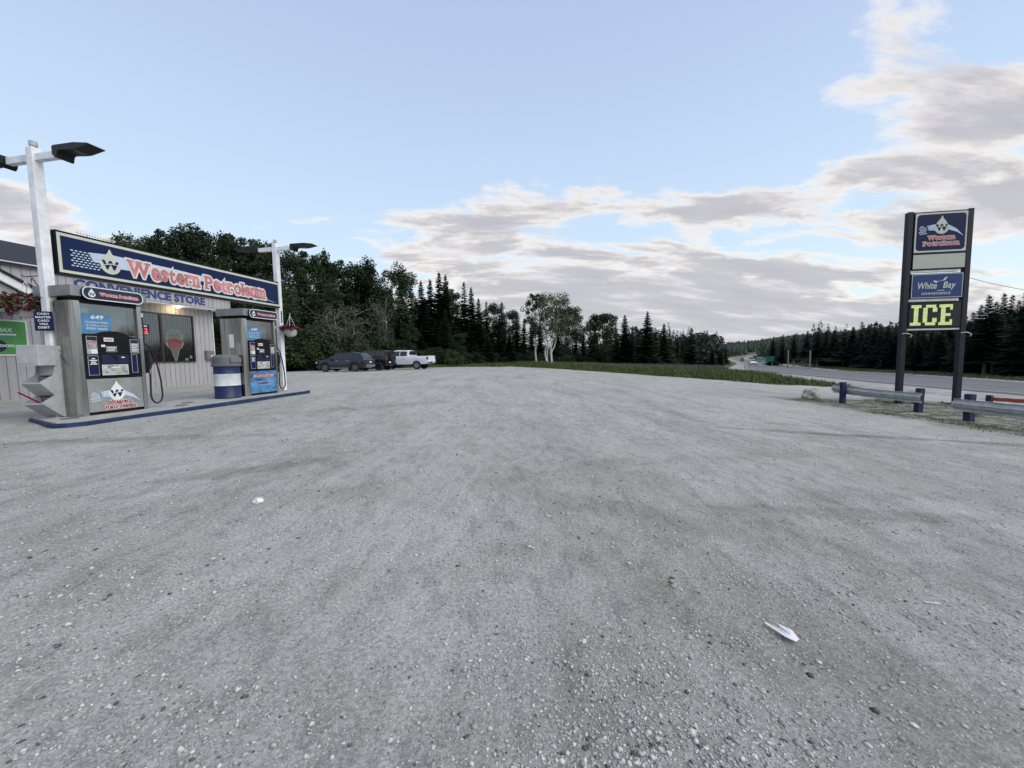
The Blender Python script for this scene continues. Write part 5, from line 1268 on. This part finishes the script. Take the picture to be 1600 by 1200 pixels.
for (px, py, Y, s1_, lb) in [(976, 492, 61, 31, 'dark spruce standing right of the narrow leafy tree'), (1011, 487, 60, 32, 'tallest pointed spruce in the low wood at the right end of the lot'), (1037, 506, 62, 33, 'bushy dark spruce just right of the tallest pointed spruce')]:
    X = CT(px, Y); h_ = ztop(px, py, Y) - Zf(X, Y); o = spruce('spruce_tree', s1_, h_, h_ * .52, .4, m_needle, m_bark, lb, dens=1.2); o.location = (X, Y, Zf(X, Y))
X, Y = CT(1080, 58), 58.; h_ = ztop(1080, 512, Y) - Zf(X, Y)
sn = spruce('ragged_spruce', 35, h_, 2.9, .9, m_needle, m_deadwood, 'ragged half-bare spruce with a bent top, standing alone by the highway', dens=.55, irregular=.5, droop=.05); sn.location = (X, Y, Zf(X, Y))
# grey bare trees behind the cars
def bare(seed, H, W, px, Y, label, stems=3, fol=.25):
    rg = np.random.default_rng(seed); X = CT(px, Y); t = empty('bare_tree', (X, Y, Zf(X, Y)), 0, label, 'tree'); q = MB(); cs = []
    for s_ in range(stems):
        an = (-.6 + 1.2 * s_ / max(stems - 1, 1)); tip = Vector((math.sin(an) * W * .45, rg.normal(0, .3), H * rg.uniform(.8, 1)))
        pts = limb(q, (s_ * .1 - .1, 0, -.2), tip, .10, .018, m_bare, rg, .05, 8)
        for i in range(26):
            k0 = rg.integers(3, 8); pp = pts[k0]; e = pp + Vector((rg.normal(0, W * .22), rg.normal(0, W * .15), abs(rg.normal(0, H * .12)) + .1))
            l2 = limb(q, pp, e, .022, .006, m_deadwood, rg, .2, 4); cs.append(e)
            for j in range(3): limb(q, l2[2], l2[2] + Vector(rg.normal(0, .5, 3)), .008, .003, m_deadwood, rg, .2, 2)
    q.build('trunk', t); v, f = leaves(cs, np.full((len(cs), 1), .5), int(60 * fol), .09, rg)
    link_obj('crown', npmesh('crown', v, f, [m_leafb]), t)
bare(51, 6.6, 6.0, 538, 41.0, 'pale spreading half-bare tree above the shrubs behind the SUV', 4, .5)
bare(52, 8.4, 2.8, 602, 46.0, 'tall thin half-bare tree with three pale stems behind the off-roader', 3, .35)

# shrubs along the wood's foot
PB = []
for sd_ in (61, 62, 63):
    rg = np.random.default_rng(sd_); t = empty('shrub', (0, 0, -50), 0, 'dense green shrub at the foot of the wood behind the vehicles', 'shrub', 'shrubs at the foot of the wood')
    q = MB(); cs = []
    for i in range(30):
        an = rg.random() * 2 * PI; rd = 1.5 * rg.random() ** .6; hh = (2.4 * (1 - (rd / 1.9) ** 2)) * rg.uniform(.35, 1.); cs.append((rd * math.cos(an), rd * math.sin(an), hh + .15))
        if i % 3 == 0: limb(q, (rg.normal(0, .15), rg.normal(0, .15), -.1), cs[-1], .03, .008, m_bark, rg, .1, 3)
    q.build('stems', t); v, f = leaves(cs, np.full((30, 1), .48), 150, .085, rg); link_obj('foliage', npmesh('foliage', v, f, [m_bush]), t); PB.append(Proto(t))
for i in range(62):
    px = 395 + 660 * (i + random.random() * .8) / 62; Y = np.interp(px, [395, 480, 600, 700, 800, 920, 1060], [36.5, 39.5, 45.5, 51, 60, 62, 66]) + random.uniform(-.8, 1.8)
    X = CT(px, Y); s_ = random.uniform(.55, 1.05) * np.interp(px, [395, 470, 560, 720, 1000], [1.9, 1.9, 1.6, .9, .75])
    random.choice(PB).put((X, Y, Zf(X, Y) - .05), random.random() * 6.28, (s_ * 1.15, s_ * 1.15, s_))

# forest across the highway
random.seed(15)
G2 = 'spruces across the highway'; L2 = 'dark spruce in the forest across the highway'
SK2 = [(1207, 527), (1222, 523), (1240, 522), (1260, 517), (1277, 514), (1290, 517), (1302, 516), (1318, 514), (1331, 511), (1344, 503), (1356, 509), (1366, 503), (1376, 508), (1386, 507), (1398, 509), (1410, 512), (1424, 514), (1440, 513), (1455, 510), (1470, 508), (1482, 500),
       (1505, 494), (1516, 488), (1527, 477), (1539, 462), (1551, 472), (1562, 459), (1574, 462), (1585, 470), (1596, 457), (1612, 466), (1630, 460), (1655, 470), (1690, 462)]
for (px, py) in SK2:
    Y = np.interp(px, [1200, 1280, 1400, 1500, 1600, 1700], [84, 62, 42, 34, 28.5, 25]) + random.uniform(-1, 1.5); X = CT(px, Y)
    if road_dist(X, Y) < 8.5: Y += 4; X = CT(px, Y)
    sky_tree(px, py, Y, 's', L2, G2, random.uniform(.75, .95) * (1.15 if Y > 50 else 1.), random.choice([0, 1, 3, 4]))
cnt = 0; tries = 0; placed = []
while cnt < 150 and tries < 4000:
    tries += 1
    u = random.random(); px = 1195 + 520 * u ** .9; Y = np.interp(px, [1200, 1280, 1400, 1500, 1600, 1700], [88, 62, 42, 33.5, 28.5, 24]) + random.random() ** 1.3 * 24 - 3
    X = CT(px, Y); rd_ = road_dist(X, Y)
    if rd_ < 8.5: continue
    if any((X - a) ** 2 + (Y - b) ** 2 < 1.5 for a, b in placed): continue
    placed.append((X, Y)); cnt += 1
    top = np.interp(px, [1195, 1280, 1400, 1480, 1530, 1600, 1700], [536, 524, 520, 512, 492, 480, 475]) + random.uniform(-2, 20)
    sky_tree(px, top, Y, 's' if random.random() < .95 else 'd', L2, G2, random.uniform(.7, 1.1), None if random.random() < .3 else None)
for r in list(C.objects):
    if r.get('group') == G2 and r.name.startswith('leafy'): r['label'] = 'dark leafy tree in the forest across the highway'; r['group'] = 'leafy trees across the highway'
# mid-distance woods on the left of the highway bend
for i in range(40):
    px = 1050 + 88 * random.random(); Y = 95 + 60 * random.random(); X = CT(px, Y)
    if abs(road_dist(X, Y)) < 9: continue
    sky_tree(px, np.interp(px, [1050, 1100, 1140], [532, 538, 541]) + random.uniform(0, 8), Y, 's', 'spruce in the woods left of the highway bend', 'spruces left of the highway bend', random.uniform(.8, 1.1))

# far wooded hills: too many to count
def far_woods():
    V = []; F = []; nb = 0
    rg = np.random.default_rng(3); N = 15000; tr_ = 0
    def card_tree(X, Y, z, h, w, conif):
        n = int(np.interp(Y, [80, 200, 420], [260, 130, 70])); u = rg.random(n); a = rg.random(n) * 2 * PI
        env = ((1 - u) ** 1.15 * 1.15 + .02) if conif else (.35 + .75 * np.sin(PI * np.clip(u * .9 + .08, 0, 1)))
        env = env * (1 + .35 * np.sin(u * 23 + a * 2)); r_ = w * env * rg.uniform(.3, 1, n) ** .5
        c = np.stack([X + r_ * np.cos(a), Y + r_ * np.sin(a), z + h * (.03 + .95 * u)], 1); s = (.12 + .35 * w * (1 - u if conif else np.full(n, .5))) * rg.uniform(.6, 1.3, n)
        d1 = rg.normal(0, 1, (n, 3)); d1[:, 2] = -abs(d1[:, 2]) * .5; d1 /= np.linalg.norm(d1, axis=1)[:, None]; d2 = np.cross(d1, rg.normal(0, 1, (n, 3))); d2 /= np.linalg.norm(d2, axis=1)[:, None]
        V3 = np.stack([c + d1 * s[:, None], c - d1 * s[:, None] * .3 + d2 * s[:, None] * .7, c - d1 * s[:, None] * .3 - d2 * s[:, None] * .7], 1).reshape(-1, 3); k = len(V)
        V.extend(map(tuple, V3)); F.extend((k + 3 * i, k + 3 * i + 1, k + 3 * i + 2) for i in range(n))
    while nb < N and tr_ < 90000:
        tr_ += 1
        Y = 105 + 1000 * rg.random() ** 1.25; r_ = rg.uniform(.30, 1.75) if rg.random() < .75 else rg.uniform(-1.6, .3); X = r_ * Y
        if r_ < .3 and Y < 300: continue
        if Y < 520:
            dr = road_dist(X, Y)
            if abs(dr) < 10 + Y * .014: continue
        z = Zf(X, Y); h = rg.uniform(6.5, 11.5) * (1 if rg.random() < .97 else 1.25); w = h * rg.uniform(.16, .26); conif = rg.random() < (.93 if r_ > .6 else .8)
        if Y < 420 and r_ > .25: card_tree(X, Y, z, h, w * 1.25, conif); nb += 1; continue
        m_ = 6; k = len(V); a0 = rg.random() * 6
        levels = [(0.02, .75), (.22, 1.0), (.24, .62), (.45, .8), (.47, .45), (.68, .5), (.70, .28)] if conif else [(.08, .6), (.35, 1.1), (.55, 1.0), (.58, .8), (.75, .85), (.90, .35)]
        for (u, s_) in levels:
            for j in range(m_):
                a = a0 + 2 * PI * j / m_; q = w * s_ * rg.uniform(.7, 1.3); V.append((X + q * math.cos(a), Y + q * math.sin(a), z + h * u + rg.uniform(-.25, .25)))
        V.append((X, Y, z + h)); L = len(levels)
        for l in range(L - 1):
            for j in range(m_):
                b = (j + 1) % m_; F.append((k + l * m_ + j, k + l * m_ + b, k + (l + 1) * m_ + b)); F.append((k + l * m_ + j, k + (l + 1) * m_ + b, k + (l + 1) * m_ + j))
        for j in range(m_): F.append((k + (L - 1) * m_ + j, k + (L - 1) * m_ + (j + 1) % m_, k + L * m_))
        nb += 1
    return tag(link_obj('far_woods', npmesh('far_woods', V, F, [m_far])), 'distant wooded hills beyond the highway bend', 'woods', kind='stuff')
far_woods()

# ------------------------------------------------------------------ grass and weeds
def blades(pts, hs, n_each, spread, w, rg, name, mats, pick, label, cat, lean=.35):
    P = np.repeat(pts, n_each, 0); H = np.repeat(hs, n_each, 0) * rg.uniform(.5, 1.1, len(P)); n = len(P)
    P = P + np.stack([rg.normal(0, spread, n), rg.normal(0, spread, n), np.zeros(n)], 1); P[:, 2] = Z(P[:, 0], P[:, 1]) - .02
    a = rg.random(n) * 2 * PI; d_ = np.stack([np.cos(a), np.sin(a), np.zeros(n)], 1); ln = np.stack([rg.normal(0, lean, n), rg.normal(0, lean, n), np.ones(n)], 1) * H[:, None]
    ww = w * rg.uniform(.6, 1.3, n)[:, None]
    v = np.stack([P - d_ * ww, P + d_ * ww, P + ln * .6 + d_ * ww * .8, P + ln, P + ln * .55 - d_ * ww * .8], 1).reshape(-1, 3); f = np.arange(5 * n).reshape(-1, 5)
    return tag(link_obj(name, npmesh(name, v, f, mats, pick(P, n))), label, cat, kind='stuff')
rg = np.random.default_rng(77)
def strip_pts(n, xr, depth, dens_near=1.):
    x = rg.uniform(*xr, n); e = depth(x) * rg.random(n) ** dens_near; y = lot_edge(x) + e; return x, y, e
x, y, e = strip_pts(17000, (-30, 26), lambda x: np.interp(x, [-30, -10, 0, 10, 18, 26], [4, 7, 14, 22, 32, 26]), 1.2)
jag = np.array([noise.noise(Vector((a * .6, b * .6, 0))) * 1.6 for a, b in zip(x, y)]); keep = e > .45 + jag
rdv = np.array([road_dist(a, b) for a, b in zip(x, y)]); keep &= (rdv < -7.2)
x, y, e, rdv = x[keep], y[keep], e[keep], rdv[keep]
clump = np.array([noise.noise(Vector((a * .35, b * .35, 7))) for a, b in zip(x, y)])
hs = np.clip(.16 + e * .07 + clump * .35, .08, .75) * np.interp(x, [-30, 10, 20, 26], [1., 1., .8, .55])
pts = np.stack([x, y, x * 0], 1)
blades(pts, hs, 7, .22, .028, rg, 'tall_grass', [m_grass, m_grass2], lambda P, n: (rg.random(n) < .22).astype(int), 'tall green grass and weeds along the far edge of the lot', 'grass')
# fireweed with dull pink tops
x = rg.uniform(2, 27, 9000); y = lot_edge(x) + 4 + rg.random(9000) * np.interp(x, [2, 12, 20, 27], [8, 22, 34, 22])
cl_ = np.array([noise.noise(Vector((a * .22, b * .22, 3))) for a, b in zip(x, y)]); rdv = np.array([road_dist(a, b) for a, b in zip(x, y)])
keep = (cl_ > -.12) & (rdv < -8) & (y > np.interp(x, [2, 12, 18, 27], [57, 46, 36, 29])); x, y = x[keep], y[keep]
pts = np.stack([x, y, x * 0], 1); hs = np.full(len(x), .82)
blades(pts, hs, 7, .16, .03, rg, 'fireweed', [m_fire, m_grass], lambda P, n: (rg.random(n) < .35).astype(int), 'fireweed with dull pink tops in front of the highway', 'wildflowers', .15)
# verge beyond the highway
n = 9000; i = rg.integers(60, len(RC) - 130, n); T = np.gradient(RC, axis=0); T /= np.linalg.norm(T, axis=1)[:, None]; off = rg.uniform(6.6, 13, n)
x = RC[i, 0] + T[i, 1] * off + rg.normal(0, .6, n); y = RC[i, 1] - T[i, 0] * off + rg.normal(0, .6, n); k_ = (y > 5) & (y < 130); x, y = x[k_], y[k_]
blades(np.stack([x, y, x * 0], 1), np.full(len(x), .34), 6, .35, .035, rg, 'verge_grass', [m_grass2, m_grass], lambda P, n: (rg.random(n) < .4).astype(int), 'dry grass verge between the highway and the forest', 'grass')
# scruffy tufts on the patch round the guard rails
x = rg.uniform(10.9, 16.3, 2600); y = rg.uniform(5.5, 15.6, 2600); c_ = np.array([noise.noise(Vector((a * .9, b * .9, 1))) for a, b in zip(x, y)]); k_ = c_ > .02; x, y = x[k_], y[k_]
blades(np.stack([x, y, x * 0], 1), np.full(len(x), .06), 9, .10, .006, rg, 'scruffy_grass', [m_grass2, m_grass], lambda P, n: (rg.random(n) < .5).astype(int), 'short scruffy grass round the guard rail posts', 'grass', .6)

# ------------------------------------------------------------------ loose gravel stones
def pebbles():
    rg = np.random.default_rng(9); N = 120000
    r = .9 + 13 * rg.random(N) ** 1.9; a = rg.uniform(-1.0, 1.0, N); x = r * np.sin(a); y = r * np.cos(a)
    cl_ = np.array([noise.noise(Vector((p * .8, q_ * .8, 4))) + .5 * noise.noise(Vector((p * 2.5, q_ * 2.5, 6))) for p, q_ in zip(x, y)])
    keep = rg.random(N) < np.clip(.40 + cl_ * .75, .08, 1); x, y, r = x[keep], y[keep], r[keep]; n = len(x)
    sz = .0046 * np.exp(rg.normal(0, .45, n)) * (1 + r * .05); big = rg.random(n) < .012; sz[big] *= 2.2; sz = np.minimum(sz, .019)
    # inside the island footprint: skip
    rel = np.stack([x - O_.x, y - O_.y], 1); s_ = rel @ np.array([A_.x, A_.y]); b_ = rel @ np.array([B_.x, B_.y]); k2 = ~((s_ > -.8) & (b_ < 1.3) & (b_ > -.8)); x, y, sz = x[k2], y[k2], sz[k2]; n = len(x)
    base = np.array([(1, 0, .0), (.35, .9, 0), (-.8, .55, 0), (-.7, -.65, 0), (.45, -.85, 0), (.1, .05, 1), (0, 0, -.5)])
    tri = np.array([(0, 1, 5), (1, 2, 5), (2, 3, 5), (3, 4, 5), (4, 0, 5), (1, 0, 6), (2, 1, 6), (3, 2, 6), (4, 3, 6), (0, 4, 6)])
    V = base[None] * rg.uniform(.65, 1.3, (n, 7, 1)) * sz[:, None, None] * np.stack([rg.uniform(.8, 1.4, n), rg.uniform(.6, 1.1, n), rg.uniform(.4, .85, n)], 1)[:, None, :]
    an = rg.random(n) * 2 * PI; c, s = np.cos(an)[:, None], np.sin(an)[:, None]
    X = V[:, :, 0] * c - V[:, :, 1] * s + x[:, None]; Y = V[:, :, 0] * s + V[:, :, 1] * c + y[:, None]
    nz = np.array([noise.noise(Vector((p * .5, q_ * .5, 3))) * .02 + noise.noise(Vector((p * 1.7, q_ * 1.7, 9))) * .009 for p, q_ in zip(x, y)])
    ZZ = V[:, :, 2] + (Z(x, y) + nz)[:, None] + sz[:, None] * .12
    v = np.stack([X, Y, ZZ], -1).reshape(-1, 3); f = (tri[None] + (np.arange(n) * 7)[:, None, None]).reshape(-1, 3)
    mats = [mat('stone_light', (.52, .52, .495), .9, var=.2, vs=30), mat('stone_grey', (.33, .33, .315), .9, var=.3, vs=30), mat('stone_dark', (.09, .09, .092), .85, var=.3, vs=30), mat('stone_mid', (.45, .445, .42), .9, var=.3, vs=30)]
    mi = np.repeat(rg.choice(4, n, p=[.13, .38, .07, .42]), 10)
    tag(link_obj('loose_gravel', npmesh('loose_gravel', v, f, mats, mi)), 'loose pale and dark stones strewn over the lot', 'gravel', kind='stuff')
pebbles()
for r in [r for r in C.objects if r.type == 'EMPTY' and r.location.z < -40]:   # unused prototypes
    for c in [q for q in C.objects if q.parent is r]: bpy.data.objects.remove(c)
    bpy.data.objects.remove(r)
